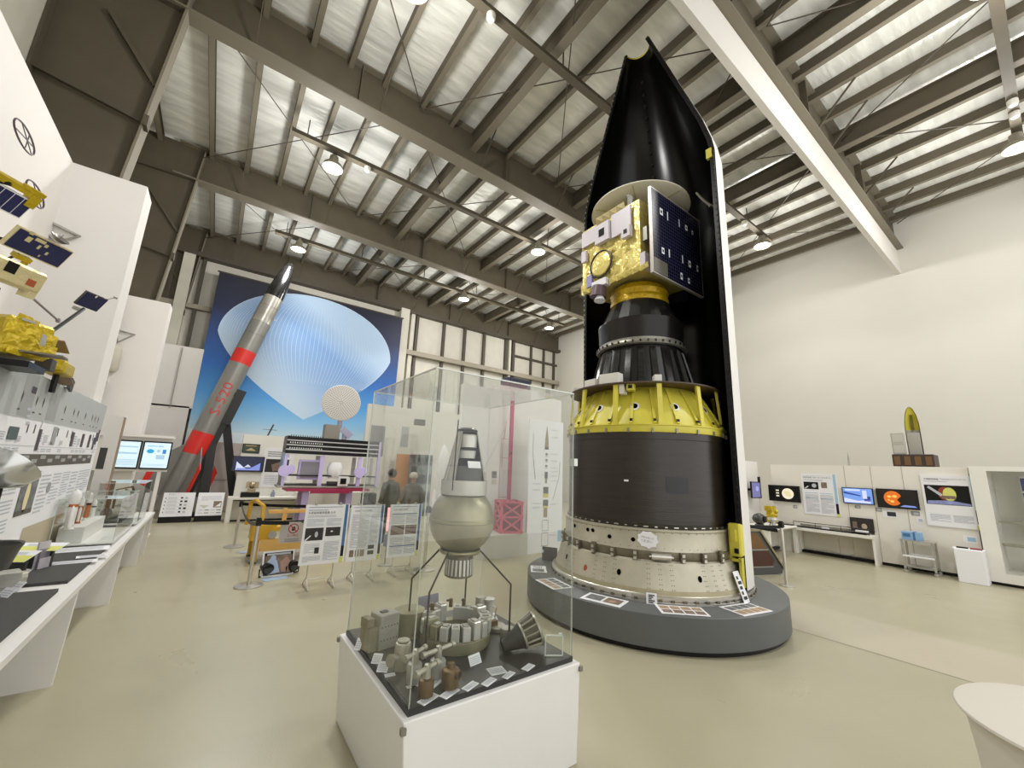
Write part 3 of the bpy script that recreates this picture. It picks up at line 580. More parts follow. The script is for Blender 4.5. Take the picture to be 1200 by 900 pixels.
for dx, dy in ((.26, -.2), (-.25, -.12), (-.22, .2), (.2, .24)):
    b = MB(); q = V((dx, dy, 0)).normalized() * .12; b.tube([(q.x, q.y, mz - .175), (dx, dy, mz - .37), (dx, dy, 0)], .006, 8); b.build('stand_rod', mat('dark_rod', '#3b3830', .35, .6), mo)
b = MB(); b.lathe([(.115, mz - .18), (.125, mz - .175), (.125, mz - .165), (.115, mz - .16)], 40); b.build('stand_ring', mat('dark_rod', '#3b3830', .35, .6), mo)

DZ = ZD + .0005
def at(px, py): return onz(px, py, DZ)
# ring of square valves
t = thing('valve_ring', 'ring of silver valve blocks on a round base in the middle of the glass case', 'engine part', (1.36, 2.36, DZ))
b = MB(); b.lathe([(.15, .0), (.205, 0), (.21, .01), (.21, .06), (.2, .07), (.14, .07), (.14, .0)], 56); b.build('ring_base', OLIVE, t)
for i in range(20):
    a = i * math.pi / 10 + .1
    if i in (4, 8): continue
    m = MB(); r = .178; h = .075 if i % 5 else .095; m.box((r * math.cos(a), r * math.sin(a), .07 + h / 2), (.075, .048, h), 0, a, bev=.004); m.box((r * math.cos(a), r * math.sin(a), .07 + h + .003), (.04, .03, .006), 1, a); m.build('valve_block', [SIL if i not in (10, 11) else OLIVE, OLD2], t)
for a in (2.2, 1.3, .8): m = MB(); m.cyl((.17 * math.cos(a), .17 * math.sin(a), .14), (.17 * math.cos(a), .17 * math.sin(a), .19), .012, n=10); m.tube([(.17 * math.cos(a), .17 * math.sin(a), .18), (.2 * math.cos(a + .1), .2 * math.sin(a + .1), .17)], .007, 6); m.build('pipe_stub', RUST, t)
p = at(446, 764); t = thing('electronics_box', 'grey riveted instrument box at the left end of the glass case', 'instrument', p + V((.05, .02, 0)), R(12))
b = MB(); b.box((0, .06, .09), (.125, .12, .18), bev=.004)
for z in (.05, .12): [b.cyl((-.05 + i * .02, -.001, z), (-.05 + i * .02, .001, z), .004, n=8, m=1) for i in range(6)]
b.box((-.01, .06, .183), (.04, .03, .006), 1); b.build('box_body', [OLD2, DGREY], t)
b = MB(); b.box((-.09, .07, .06), (.05, .1, .12)); b.box((-.1, .08, .14), (.04, .08, .05)); b.build('side_unit', OLIVE, t)
p = at(478, 748); t = thing('large_drum', 'squat grey-green drum behind the riveted box in the glass case', 'drum', p + V((0.02, .05, 0)))
b = MB(); b.lathe([(.001, .15), (.085, .15), (.095, .145), (.095, .12), (.08, .115), (.078, .01), (.085, 0)], 40); b.build('drum_body', OLIVE, t)
def valve(px, py, r, h, m, lab, kind, rz=0.):
    p = at(px, py); p.x = max(p.x, .96); t = thing('valve_unit', lab, 'valve', p, rz)
    b = MB(); b.lathe([(.001, h), (r * .55, h), (r * .9, h - .006), (r, h - .014), (r, .012), (r * .96, 0), (.001, 0)], 36); b.build('valve_body', m, t)
    if kind == 'cap':
        b = MB(); b.cyl((-r, 0, h * .45), (-r - .045, 0, h * .5), .022, .03, 20); b.cyl((0, 0, h), (0, 0, h + .006), r * .75, n=20); b.build('side_port', OLD, t)
    if kind in ('tee', 'cross'):
        L = .075 if kind == 'tee' else .1
        b = MB(); b.cyl((0, 0, h), (0, 0, h + .035), r * .3, n=14); b.cyl((-L, 0, h + .035), (L, 0, h + .04), .011, n=14); b.cyl((L - .02, 0, h + .04), (L, 0, h + .04), .015, n=14); b.cyl((-L, 0, h + .035), (-L + .02, 0, h + .035), .015, n=14); b.lathe([(.001, h + .06), (.014, h + .055), (.018, h + .03), (.02, h)], 16); b.build('pipe_cross', OLD, t)
    if kind == 'hole':
        b = MB(); b.cyl((0, -r * .8, h * .72), (0, -r - .012, h * .74), r * .5, n=20, m=0); b.cyl((0, -r - .010, h * .74), (0, -r - .013, h * .74), r * .35, n=20, m=1); b.cyl((0, 0, h), (0, 0, h + .02), r * .5, r * .4, 14); b.build('port', [m, BLK], t)
    return t
valve(468, 784, .042, .13, OLD, 'tall old steel cylinder with round cap, left front of the glass case', 'cap', R(25)); valve(479, 801, .036, .09, OLD2, 'grey cylinder with a cross pipe, behind the front corner of the glass case', 'tee', R(25))
valve(493, 817, .036, .075, RUST, 'bronze valve with a cross pipe at the front corner of the glass case', 'tee', R(20)); valve(512, 793, .04, .085, OLD2, 'grey valve with a long silver cross pipe before the valve ring', 'cross', R(10)); valve(527, 805, .042, .085, RUST, 'brown cylinder with an open round port, front centre of the glass case', 'hole', R(25))
valve(594, 752, .045, .085, OLD2, 'plain grey cylinder at the right of the valve ring', 'none')
p = at(562, 731); t = thing('twin_cylinder_valve', 'two upright silver cylinders with a thin pipe behind the valve ring', 'valve', p)
b = MB(); b.lathe([(.001, .17), (.034, .17), (.036, .165), (.036, 0)], 28); b.build('tall_cylinder', OLD, t); b = MB(); b.lathe([(.001, .165), (.04, .162), (.04, .15), (.03, .145), (.03, .05), (.05, .045), (.05, .03), (.001, .03)], 28, c=(.045, -.035, 0)); b.build('capped_cylinder', SIL, t)
b = MB(); b.tube([(.08, -.06, .03), (.085, -.07, .11), (.05, -.05, .11)], .005, 6); b.box((.03, -.03, .015), (.14, .1, .03)); b.build('pipe_bracket', OLD, t)
p = at(573, 738); t = thing('round_flange', 'round rusty flange lying at the right back of the valve ring', 'engine part', p + V((.05, -.02, 0))); b = MB(); b.lathe([(.001, .03), (.05, .03), (.06, .02), (.06, 0)], 28); b.box((-.03, 0, .045), (.05, .03, .03), 1); b.build('flange_body', [OLD, RUST], t)
p = at(502, 730); t = thing('grey_board', 'plain grey-lilac board standing at the back of the glass case', 'board', p, R(8)); b = MB(MX.Rotation(R(-8), 4, 'X')); b.box((0, 0, .085), (.16, .006, .17)); b.build('board_sheet', mat('lilac_grey', '#8d8a94', .6), t)
b = MB(); b.box((0, .03, .003), (.1, .06, .006)); b.build('board_foot', OLD2, t)
# nozzle lying tilted
p = at(626, 768); t = thing('nozzle_basket', 'tilted dark nozzle with a slotted basket rim at the right end of the glass case', 'nozzle', p + V((0, .07, .0)), R(-20))
x = MX.Translation((.0, 0, .094)) @ MX.Rotation(R(68), 4, 'Y')
b = MB(); b.lathe([(.03, -.16), (.062, -.05), (.07, -.04), (.066, -.03)], 32, 0, xf=x); b.build('nozzle_cone', mat('gunmetal', '#4b4a48', .4, .4), t)
b = MB(); b.lathe([(.066, -.042), (.074, -.036), (.074, -.028), (.07, -.024)], 36, 0, xf=x); b.lathe([(.084, .052), (.094, .056), (.094, .068), (.084, .072), (.08, .06)], 36, 0, xf=x)
for i in range(14): a = i * math.pi / 7; b.bar(x @ V((.072 * math.cos(a), .072 * math.sin(a), -.03)), x @ V((.088 * math.cos(a), .088 * math.sin(a), .06)), .008, .008, 0)
b.lathe([(.062, -.04), (.075, .06)], 32, 1, xf=x); b.lathe([(.001, .03), (.073, .05)], 32, 1, xf=x); b.build('basket_rim', [OLD, GREASE], t)
p = at(649, 769); t = thing('acrylic_frame', 'small clear upright frame at the right front of the glass case', 'frame', p, R(-32)); b = MB()
for q in ((-.05, 0, .055, .006, .006, .11), (.05, 0, .055, .006, .006, .11), (0, 0, .003, .1, .006, .006), (0, 0, .107, .1, .006, .006)): b.box(q[:3], q[3:], 0)
b.box((.035, 0, .114), (.02, .01, .012), 0); b.build('frame_edges', GEDGE, t); b = MB(); b.box((0, 0, .055), (.094, .003, .1)); b.build('clear_sheet', GL, t)
def card(px, py, w, h, lab, tilt, rz, seed, blank=False, z=None, group=None):
    p = onz(px, py, z or DZ); t = thing('caption_card', lab, 'card', p, rz, group); b = MB(MX.Rotation(tilt, 4, 'X')); b.box((0, 0, 0 if tilt == 0 else h / 2), (w, h, .003) if tilt == 0 else (w, .003, h))
    if tilt == 0: b.xf = MX.Translation((0, 0, .0016))
    f = frame((-w / 2, -h / 2, .0018), (1, 0, 0), (0, 1, 0)) if tilt == 0 else frame((-w / 2, -.0018, 0), (1, 0, 0), (0, 0, 1))
    if not blank: b.lines(f, w * .08, h * .15, w * .9, h * .85, 1, 4, .45, seed, .4)
    b.build('card_stock', [PAPER, INK3], t); return t
card(418, 762, .035, .06, 'white caption card leaning beside the riveted box', R(-35), R(-45), 1); card(440, 778, .05, .05, 'upper of two white caption cards left of the capped cylinder', R(-45), R(-40), 2); card(447, 788, .055, .05, 'lower of two white caption cards left of the capped cylinder', R(-45), R(-40), 3); card(457, 791, .05, .03, 'white card lying flat left of the grey cross-pipe cylinder', 0, R(-10), 4)
card(502, 819, .1, .045, 'white caption strip at the front corner by the bronze valve', 0, R(22), 5); card(527, 812, .1, .045, 'white caption strip under the brown open-port cylinder', 0, R(22), 6); card(551, 804, .09, .04, 'white caption strip next to the right of the brown cylinder', 0, R(22), 7); card(573, 799, .085, .04, 'white caption strip in front of the spread white sheet', 0, R(22), 8)
card(582, 786, .09, .075, 'square white sheet lying flat before the valve ring', 0, R(-10), 9); card(596, 791, .08, .035, 'white caption strip right of the square white sheet', 0, R(22), 10); card(619, 782, .08, .04, 'white caption strip before the tilted nozzle', 0, R(20), 11); card(558, 779, .08, .05, 'white caption card standing before the valve ring', R(-30), R(10), 12)
card(504, 800, .11, .09, 'white sheet lying under the bronze and brown valves', 0, R(30), 13); card(581, 727, .06, .05, 'white card tilted behind the plain grey cylinder', R(-40), R(30), 14); card(479, 801 + 4, .02, .02, 'tiny white card before the grey cross-pipe cylinder', 0, 0, 15)
# ------------------------------------------------------------------ left side: long counter, info wall and model satellites
TOPM = mat('counter_white', '#e2e0dc', .45); FELT = mat('black_felt', '#403f3b', .8, var=.08, vscale=60, bump=.2, bscale=300)
t = thing('long_counter', 'long white counter with slanted end panels along the left wall', 'counter', (-1.1, 5.5, 0))
b = MB(); b.span((-.15, -4.5, .615), (.48, 3.55, .655)); b.build('counter_top', TOPM, t)
for y in (4.36, 6.29, 8.18, 9.0):
    b = MB(); yy = y - 5.5; b.prism([(-.1, yy, 0), (.45, yy, 0), (.47, yy, .615), (-.1, yy, .615)], 1, .05); b.build('end_panel', TOPM, t)
b = MB(); b.span((-.15, -4.5, 0), (-.1, 3.55, .615)); b.build('back_panel', TOPM, t)
for i, (ya, yb, xa) in enumerate(((2.2, 4.18, -1.15), (4.4, 5.85, -1.15), (5.88, 8.17, -1.15))):
    lab = ('black felt board on the nearest part of the long left counter', 'black felt board on the middle part of the left counter, under papers', 'long black board under the two glass cases at the far end of the left counter')[i]
    f = thing('felt_board', lab, 'board', (0, 0, .655)); b = MB(); b.span((xa, ya, 0), (-.7, yb, .022)); b.build('felt_pad', FELT, f)
# info wall behind the counter
t = thing('info_wall', 'long white printed information wall with a dark stripe behind the left counter', 'display board', (-1.19, 5, .655))
b = MB(); b.span((-.03, -3.4, 0), (.03, 2.06, 1.5)); f = frame((.031, -3.4, 0), (0, 1, 0), (0, 0, 1)); W = 5.46
STRIPE = mat('stripe_taupe', '#57524a', .6); PALEG = mat('pale_slate', '#aeb2b1', .6); BEIGE = mat('print_beige', '#b9ae93', .6); PLUM = mat('print_plum', '#4c4148', .6)
b.rect(f, 0, 1.16, W, 1.5, 2, .5); b.rect(f, 0, .80, 5.3, .9, 1)
rd = random.Random(5)
for i in range(30):
    u = .9 + i * .15; k = rd.random()
    if k < .75: b.lines(f, u, .92, u + .12, .955, 3, 2, .5, i, 1)
    if k < .6: b.lines(f, u, .98, u + .11, .98 + rd.uniform(.03, .12), 3, 5, .5, i, 1)
    if k > .45: b.gon(f, [(u + .05, 1.3), (u + .06, 1.35), (u + .08, 1.32), (u + .065, 1.26)], 4, 2); b.rect(f, u + .03, 1.21, u + .08, 1.22, 4, 2)
    if k > .7: b.rect(f, u + .03, 1.06, u + .05, 1.13, 4)
for u in (4.25, 4.65, 4.95): b.rect(f, u, .98, u + .09, 1.12, 4, 2)
for u, v in ((5.18, .96), (5.26, 1.02), (5.34, 1.06)): b.rect(f, u, v, u + .07, v + .14, 4, 2)
b.rect(f, 3.3, .93, 3.37, 1.1, 4, 2); b.gon(f, [(3.3, 1.1), (3.37, 1.1), (3.335, 1.18)], 0, 3); b.rect(f, 2.7, 1.0, 2.88, 1.09, 6, 2); b.rect(f, 3.65, .98, 3.77, 1.14, 7)
b.rect(f, 2.75, 1.17, 3.0, 1.49, 7); b.rect(f, 3.35, 1.18, 3.6, 1.48, 7); b.rect(f, 2.9, 1.35, 3.0, 1.4, 4, 2)
for k in range(3): b.disc(f, 2.95 + .03 * k, 1.23 - k * .05, .04, 3, 2, .012)
for i in range(12): b.rect(f, 2.9 + i * .2, .83 + .03 * (i % 2), 3.03 + i * .2, .86 + .03 * (i % 2), 7, 2)
b.rect(f, 0, .96, W, .964, 3); b.rect(f, 0, 1.16, W, 1.165, 3)
b.rect(f, 3.25, .42, 3.62, .76, 8, 2); b.disc(f, 3.42, .56, .05, 9, 3, .12); b.rect(f, 3.25, .42, 3.62, .46, 1, 3)
b.lines(f, 1.6, .1, 3.15, .72, 3, 22, .4, 2)
for i, u in enumerate((3.68, 4.0, 4.3, 4.6, 4.9, 5.15)): b.lines(f, u, .4 + .05 * (i % 3), u + .25, .74, 3, 10, .4, i + 5)
b.rect(f, 3.55, 0, 4.75, .3, 5); b.disc(f, 3.95, .6, .05, 7, 2)
b.build('printed_wall', [PAPER, STRIPE, PALEG, INK3, PLUM, BEIGE, mat('print_teal', '#4d5e5c', .6), mat('print_mid', '#9b9d9c', .6), PHOTOG, mat('flame_cream', '#e2d3a4', .6)], t)
t = thing('end_board', 'upright white board with a brown edge at the far end of the info wall', 'display board', (-1.21, 8.3, .0)); b = MB(); b.span((-.1, -.1, .66), (.07, .1, 2.12), 0); b.add([(.0712, -.1, .7), (.0712, .1, .7), (.0712, .1, 2.11), (.0712, -.1, 2.11)], [(0, 1, 2, 3)], 1); b.span((-.1, -.103, 1.35), (-.02, -.1, 1.65), 2); b.build('board_panel', [PARTM, mat('edge_brown', '#8d7a5f', .6), DGREY], t)

# model satellites hung in front of the partition
YM = mat('model_yellow', '#c2a81c', .35, .3, var=.15, vscale=14, bump=.7, bscale=22); NV = mat('model_cells', '#1e2350', .3, var=.12, vscale=20); WIRE = mat('model_wire', '#5b4a52', .5)
XM = -1.13
def msat(px, py, lab, name='model_satellite', X=XM): t = thing(name, lab, 'model satellite', onx(px, py, X)); return t
def wallarm(t, p, m=None): # thin black arm back to the partition
    b = MB(); b.tube([p, (-.78, p[1] if not isinstance(p, V) else p.y, p[2] if not isinstance(p, V) else p.z)], .012, 8); b.build('wall_arm', BLK, t)
t = msat(18, 236, 'model satellite with yellow edge and blue cell panel, highest at the left edge'); rot = MX.Rotation(R(-38), 4, 'Z') @ MX.Rotation(R(35), 4, 'Y') @ MX.Diagonal((.8, .46, .75, 1))
b = MB(rot); b.box((0, -.12, -.02), (.03, .5, .17), 0); f = frame((.016, -.37, -.105), (0, 1, 0), (0, 0, 1))
for i in range(5): b.rect(f, .01 + i * .098, .01, .1 + i * .098, .16, 1, 1)
b.build('cell_panel', [PAPER, NV], t)
b = MB(rot); b.box((-.03, -.1, .11), (.1, .46, .05), 0); b.box((-.01, .1, .06), (.07, .1, .1)); b.box((0, .05, .14), (.05, .2, .03)); b.build('foil_edge', YM, t, smooth=0)
for dy, dz in ((.2, .16), (-.12, .34)):
    b = MB(); pts = [(0.0, dy + .15 * math.cos(a), dz + .05 * math.sin(a)) for a in [i * math.pi / 12 for i in range(24)]]; b.tube(pts, .005, 5, closed=True); b.tube([pts[2], pts[14]], .003, 4); b.tube([pts[5], pts[19]], .003, 4); b.tube([pts[8], pts[22]], .003, 4)
    b.build('wire_antenna', WIRE, t)
wallarm(t, (0, -.1, .05))
t = msat(45, 290, 'model satellite with blue cell panel and yellow patches, below the highest model'); rot = MX.Rotation(R(-38), 4, 'Z') @ MX.Rotation(R(35), 4, 'Y') @ MX.Diagonal((.8, .46, .75, 1))
b = MB(rot); b.box((0, 0, 0), (.04, .66, .2), 0); f = frame((.021, -.32, -.09), (0, 1, 0), (0, 0, 1)); b.rect(f, 0, 0, .64, .18, 1)
for u, v, w, h in ((.12, .1, .06, .05), (.2, .14, .12, .03), (.28, .08, .03, .04), (.1, .17, .05, .03), (.33, .12, .04, .03), (.4, .06, .03, .03), (.36, .02, .02, .02)): b.rect(f, u, v, u + w, v + h, 2, 2)
b.build('cell_panel', [GOLD2, NV, GOLD2], t); b = MB(rot); b.lathe([(.01, .12), (.05, .13), (.09, .16), (.085, .165), (.04, .14)], 20, c=(0, .1, 0)); b.tube([(.0, .1, .12), (0, .1, .2)], .004, 5); b.build('dish', mat('dish_grey', '#8a8783', .4, .5), t)
b = MB(rot); b.box((0, -.05, -.14), (.06, .18, .04)); b.box((0, .02, -.17), (.03, .05, .04)); b.build('underside_unit', YM, t); b = MB(rot); b.tube([(0, -.1, -.12), (0, -.2, -.28)], .012, 6); b.build('strut', BLK, t); wallarm(t, (0, 0, 0))
t = msat(8, 318, 'pale yellow model orbiter with a long thin boom at the left edge'); rot = MX.Rotation(R(-32), 4, 'Z') @ MX.Rotation(R(15), 4, 'Y') @ MX.Diagonal((.8, .55, .8, 1))
b = MB(rot); b.box((0, 0, 0), (.2, .5, .17), 0, bev=.02); b.box((.101, .12, -.02), (.004, .08, .05), 1); b.box((.101, -.1, .03), (.004, .1, .08), 2); b.box((.05, .2, -.1), (.08, .08, .06), 0); b.build('orbiter_body', [GOLD2, mat('print_orange', '#a4502a', .5), BLK], t, smooth=0)
b = MB(); b.tube([(0, .1, -.02), (0, 1.0, -.02)], .008, 6); b.box((0, 1.0, -.02), (.02, .03, .03)); b.build('boom', mat('boom_grey', '#8e8680', .5), t); b = MB(); b.tube([(0, -.05, -.12), (0, -.1, -.5)], .016, 6); b.build('stand', BLK, t); wallarm(t, (0, 0, 0))
t = msat(107, 353, 'dark blue solar panel model on a bent black arm beside the column box'); rot = MX.Rotation(R(-36), 4, 'Z') @ MX.Rotation(R(35), 4, 'Y') @ MX.Diagonal((.8, .46, .75, 1))
b = MB(rot); b.box((0, 0, 0), (.03, .42, .2), 0); f = frame((.016, -.2, -.09), (0, 1, 0), (0, 0, 1)); b.rect(f, 0, 0, .195, .18, 1); b.rect(f, .205, 0, .4, .18, 1); b.disc(f, .18, .17, .018, 2, 2); b.disc(f, .33, .2, .012, 2, 2); b.build('cell_panel', [DGREY, NV, PAPER], t)
b = MB(rot); b.tube([(0, .2, .1), (0, .3, .16)], .006, 5); b.box((0, .3, .16), (.02, .06, .02)); b.box((0, -.1, -.15), (.03, .12, .04)); b.build('antenna', OLD2, t)
p = onx(107, 353, XM); q1 = onx(98, 362, XM) - p; q2 = onx(50, 396, XM) - p; q3 = onx(44, 424, XM) - p; b = MB(); b.tube([q1, q2, q3], .013, 8); b.build('bent_arm', BLK, t)
t = msat(20, 398, 'yellow foil cube model with grey wings above the info wall at left'); b = MB(MX.Rotation(R(-34), 4, 'Z') @ MX.Diagonal((.72, .66, .74, 1))); rd = random.Random(8); b.box((0, -.05, .0), (.34, .42, .32), 0, bev=.03)
f = frame((.17, -.25, -.14), (0, 1, 0), (0, 0, 1))
for i in range(16): u, v = rd.uniform(.02, .38), rd.uniform(.02, .28); b.hull([(u - .07, v - .04, 0), (u + .06, v - .05, 0), (u + .07, v + .05, 0), (u - .05, v + .06, 0), (u, v, rd.uniform(.006, .018))], 0, f)
b.rect(f, .24, .1, .29, .2, 1, 36); b.rect(f, .06, .27, .18, .29, 1, 20); b.build('foil_cube', [YM, OLD2], t, smooth=0)
b = MB(MX.Rotation(R(0), 4, 'X')); b.box((.02, -.08, -.09), (.46, .12, .01)); b.build('wing', mat('wing_grey', '#7b7569', .5, .3), t); b = MB(); b.box((.08, .28, -.1), (.08, .1, .08)); b.build('stand_block', DGREY, t); b = MB(); b.box((0, 0, -.17), (.24, .3, .04)); b.build('cube_base', BLK, t); wallarm(t, (0, 0, 0))
t = msat(68, 432, 'small yellow model satellite with brown wings on a short black stand'); b = MB(); b.box((0, 0, 0), (.14, .26, .1), 0, bev=.01); b.box((.0, -.12, .02), (.12, .1, .1), 0); b.build('foil_body', YM, t, smooth=0)
for s, q in ((-1, .12), (1, .02)): b = MB(MX.Rotation(R(-18), 4, 'X')); b.box((0, s * .2, q - .02), (.11, .2, .008)); b.build('wing', mat('wing_brown', '#8b7258', .5), t)
b = MB(); b.cyl((0, 0, -.05), (0, 0, -.2), .02, n=10); b.build('stand', BLK, t); wallarm(t, (0, 0, 0))
t = msat(83, 451, 'small dark plate hanging by the info wall below the yellow model', 'dark_plate'); t['category'] = 'plate'; b = MB(MX.Rotation(R(-15), 4, 'X')); b.box((0, 0, 0), (.02, .1, .1)); b.build('plate', DGREY, t); wallarm(t, (0, 0, 0))
# triangular brackets and a lamp on the white column boxes
def tri(pts, Y, lab):
    P = [ony(x, y, Y) for x, y in pts]; c = sum(P, V()) / len(P); t = thing('triangle_bracket', lab, 'bracket', c); b = MB(); b.tube([p - c for p in P], .022, 4, closed=True); b.build('bracket_frame', mat('bracket_grey', '#a49f99', .6), t)
tri(((50, 256), (93, 277), (66, 284), (52, 270)), 6.66, 'grey triangular frame on the nearer white column box'); tri(((137, 386), (158, 392), (138, 401)), 11.07, 'small grey triangular frame on the farther white column box')
t = thing('wall_speaker', 'pale grey rounded speaker on the edge of the farther column box', 'speaker', ony(130, 420, 11.0)); b = MB(); b.lathe([(.001, .28), (.1, .26), (.14, .18), (.14, -.2), (.1, -.26), (.001, -.28)], 24); b.build('speaker_body', mat('pale_grey', '#b9b5a6', .6), t); b = MB(); b.box((0, .06, -.35), (.06, .06, .25)); b.build('speaker_mount', PARTM, t)

# things on the counter
CZ = .677
def flat(px, py, w, h, lab, mm, rz, z=CZ, tilt=0, name='paper_sheet', cat='sheet', seed=1):
    p = onx(px, py, -1.03) if tilt else onz(px, py, z); t = thing(name, lab, cat, V((p.x, p.y, z)), rz); lift = max(0, p.z - z - .04) if tilt else 0; b = MB(MX.Translation((0, 0, lift + .002 + abs(math.sin(tilt)) * h / 2)) @ MX.Rotation(tilt, 4, 'X')); b.box((0, 0, 0), (w, h, .003)); f = frame((-w / 2, -h / 2, .0018), (1, 0, 0), (0, 1, 0))
    if mm: b.rect(f, .0, 0, w, h * .55, 1, .3); b.lines(f, w * .3, h * .6, w * .7, h * .85, 2, 3, .5, seed, .6)
    else: b.lines(f, w * .1, h * .15, w * .9, h * .85, 2, 7, .4, seed, .4)
    b.build('sheet', [PAPER, YG, INK3], t); 
    if tilt: b = MB(); hh = lift + abs(math.sin(tilt)) * h * .5; b.box((0, .0, hh / 2 - .004), (w * .7, .02, hh - .008)); b.build('sheet_prop', FELT, t)
    return t
flat(21, 650, .2, .13, 'nearer yellow and white card tilted on the left counter', 1, R(-28), tilt=R(25), name='yellow_card', cat='card'); flat(43, 638, .36, .13, 'farther yellow and white card tilted behind the pamphlet stand', 1, R(-22), tilt=R(18), name='yellow_card', cat='card')
flat(92, 644, .42, .24, 'large white paper on the black felt of the left counter', 0, R(5), seed=3); flat(108, 652, .2, .1, 'small white paper overlapping the large one on the left counter', 0, R(8), seed=4, z=.682); flat(85, 659, .3, .12, 'grey photo strip lying on the felt before the large white paper', 0, R(5), seed=5)
t = thing('pamphlet_stand', 'narrow upright lilac pamphlet stand on the left counter', 'stand', onz(44, 669, .656), R(-25)); b = MB(); b.box((0, 0, .11), (.012, .1, .22)); b.box((.03, 0, .05), (.004, .1, .1)); b.box((.02, 0, .004), (.06, .1, .008)); b.build('stand_sheet', mat('pale_lilac', '#b9b3bb', .4), t); b = MB(); b.box((.018, .0, .09), (.008, .085, .15)); b.build('pamphlets', mat('pamphlet_grey', '#7d7884', .5), t)
for i, (px, py, lab) in enumerate(((14, 692, 'white caption card standing on the nearest felt board'), (22, 676, 'white caption card before the camera-like instrument on the counter'), (2, 700, 'white caption card at the very left edge of the counter'), (16, 682, 'small white card beside the camera-like instrument'))):
    p = onz(px, py, CZ); t = thing('caption_card', lab, 'card', p, R(-45)); b = MB(MX.Rotation(R(-40), 4, 'X')); b.box((0, 0, .03), (.09, .003, .06)); f = frame((-.045, -.0018, 0), (1, 0, 0), (0, 0, 1)); b.lines(f, .01, .01, .08, .05, 1, 3, .4, i, .4); b.build('card_stock', [PAPER, INK3], t)
t = thing('camera_instrument', 'grey boxy camera-like instrument at the left edge of the counter', 'instrument', onz(4, 690, CZ), R(20)); b = MB(); b.box((0, 0, .06), (.12, .12, .1), 0, bev=.008); b.box((0, 0, .006), (.13, .13, .012), 0); b.build('instrument_body', OLD2, t); b = MB(); b.cyl((.05, 0, .06), (.09, 0, .06), .04, n=20); b.cyl((.088, 0, .06), (.092, 0, .06), .03, n=20, m=1); b.build('lens_barrel', [OLD, BLK], t)
t = thing('dark_bowl', 'dark round bowl-shaped part at the left edge behind the yellow cards', 'bowl', V((-1.02, 4.02, CZ))); b = MB(); b.lathe([(.001, 0), (.1, 0), (.1, .015), (.05, .03), (.05, .16), (.1, .18), (.13, .3), (.14, .32), (.14, .335), (.125, .33), (.09, .2), (.001, .19)], 36); b.build('bowl_body', mat('gunmetal', '#4b4a48', .4, .4), t)
p = onx(4, 552, -1.0); t = thing('silver_reflector', 'silver round reflector dome in front of the info wall stripe', 'reflector', V((p.x, p.y, CZ))); h = p.z - CZ; b = MB(MX.Translation((0, 0, h)) @ MX.Rotation(R(-35), 4, 'X') @ MX.Rotation(R(25), 4, 'Y')); b.lathe([(.001, .02), (.12, .03), (.14, .06), (.15, .055), (.13, -.02), (.06, -.09), (.001, -.1)], 36); b.build('reflector_dish', mat('bright_silver', '#c3c4c0', .2, .8), t)
b = MB(); b.cyl((0, 0, 0), (0, 0, h - .08), .02, n=12); b.cyl((0, 0, 0), (0, 0, .015), .09, n=24); b.build('reflector_stand', BLK, t)
# glass cases on the counter
def ccase(x0, y0, z0, x1, y1, z1, lab):
    t = thing('counter_case', lab, 'glass case', ((x0 + x1) / 2, (y0 + y1) / 2, z0)); glass_box(t, x0, y0, z0, x1, y1, z1, .006, t.location); b = MB(); b.box((0, 0, .004), (x1 - x0 - .02, y1 - y0 - .02, .008)); b.build('case_floor', TOPM, t); return t
rcase = ccase(-1.14, 5.9, .6785, -.68, 7.1, 1.12, 'low glass case with small rocket models on the left counter'); ccase(-1.1, 7.35, .678, -.66, 8.15, 1.2, 'far glass case with a silver engine model at the end of the left counter')
b = MB(); b.span((-.2, -.5, .009), (-.02, .5, .16)); b.build('inner_step', TOPM, rcase)
ORG = mat('rocket_orange', '#b5652a', .5); RWH = mat('rocket_white', '#e0deda', .4)
for i, (px, py, h, r, og, lab) in enumerate(((77, 616, .38, .034, 0, 'tallest white rocket model with orange ring in the low glass case'), (90, 613, .28, .024, 1, 'orange and white rocket model in the low glass case, second from left'), (97, 608, .3, .022, 2, 'white rocket model with black and orange bands in the low glass case'), (57, 608, .18, .016, 3, 'thin short white rocket model at the left of the low glass case'), (105, 604, .2, .02, 3, 'small slim white rocket model at the right of the rocket models'))):
    t = thing('model_rocket', lab, 'model rocket', V((-1.03 - .02 * (i % 2), min(6.95, onx(px, py, -1.05).y if i != 3 else 6.05), .8395))); b = MB(); b.lathe([(r * 1.3, 0), (r * .9, .02), (r * .9, h * .1), (r, h * .12)], 20); b.build('rocket_foot', RWH if og != 1 else ORG, t)
    b = MB(); b.lathe([(r, h * .1), (r, h * .62), (r * 1.0, h * .64)], 20, 1 if og in (1, 2) else 0); b.lathe([(r * 1.02, h * .55), (r * 1.02, h * .62)], 20, 1 if og < 2 else 2); b.build('rocket_body', [RWH, ORG, BLK], t)
    b = MB(); k = 1.25 if og == 0 else 1.0; b.lathe([(r, h * .62), (r * k, h * .68), (r * k, h * .84), (r * k * .75, h * .93), (.001, h)], 20); b.build('rocket_nose', RWH, t)
    if og in (0, 1):
        for s in (-1, 1): b = MB(); b.lathe([(r * .5, 0.0), (r * .5, h * .45), (.001, h * .55)], 14, c=(.3 * r, s * r * 1.45, .02)); b.build('side_booster', RWH, t)
t = thing('engine_model', 'silver turbopump engine model in the far glass case on the left counter', 'model engine', V((-.9, 7.75, .688))); b = MB(); b.cyl((-.1, -.22, .12), (.1, .2, .12), .07, n=24); b.cyl((0, -.05, .12), (0, .02, .12), .1, n=24); b.lathe([(.09, .0), (.06, .08), (.07, .12), (.05, .2)], 24, c=(.05, .1, .06)); b.build('pump_body', OLD, t)
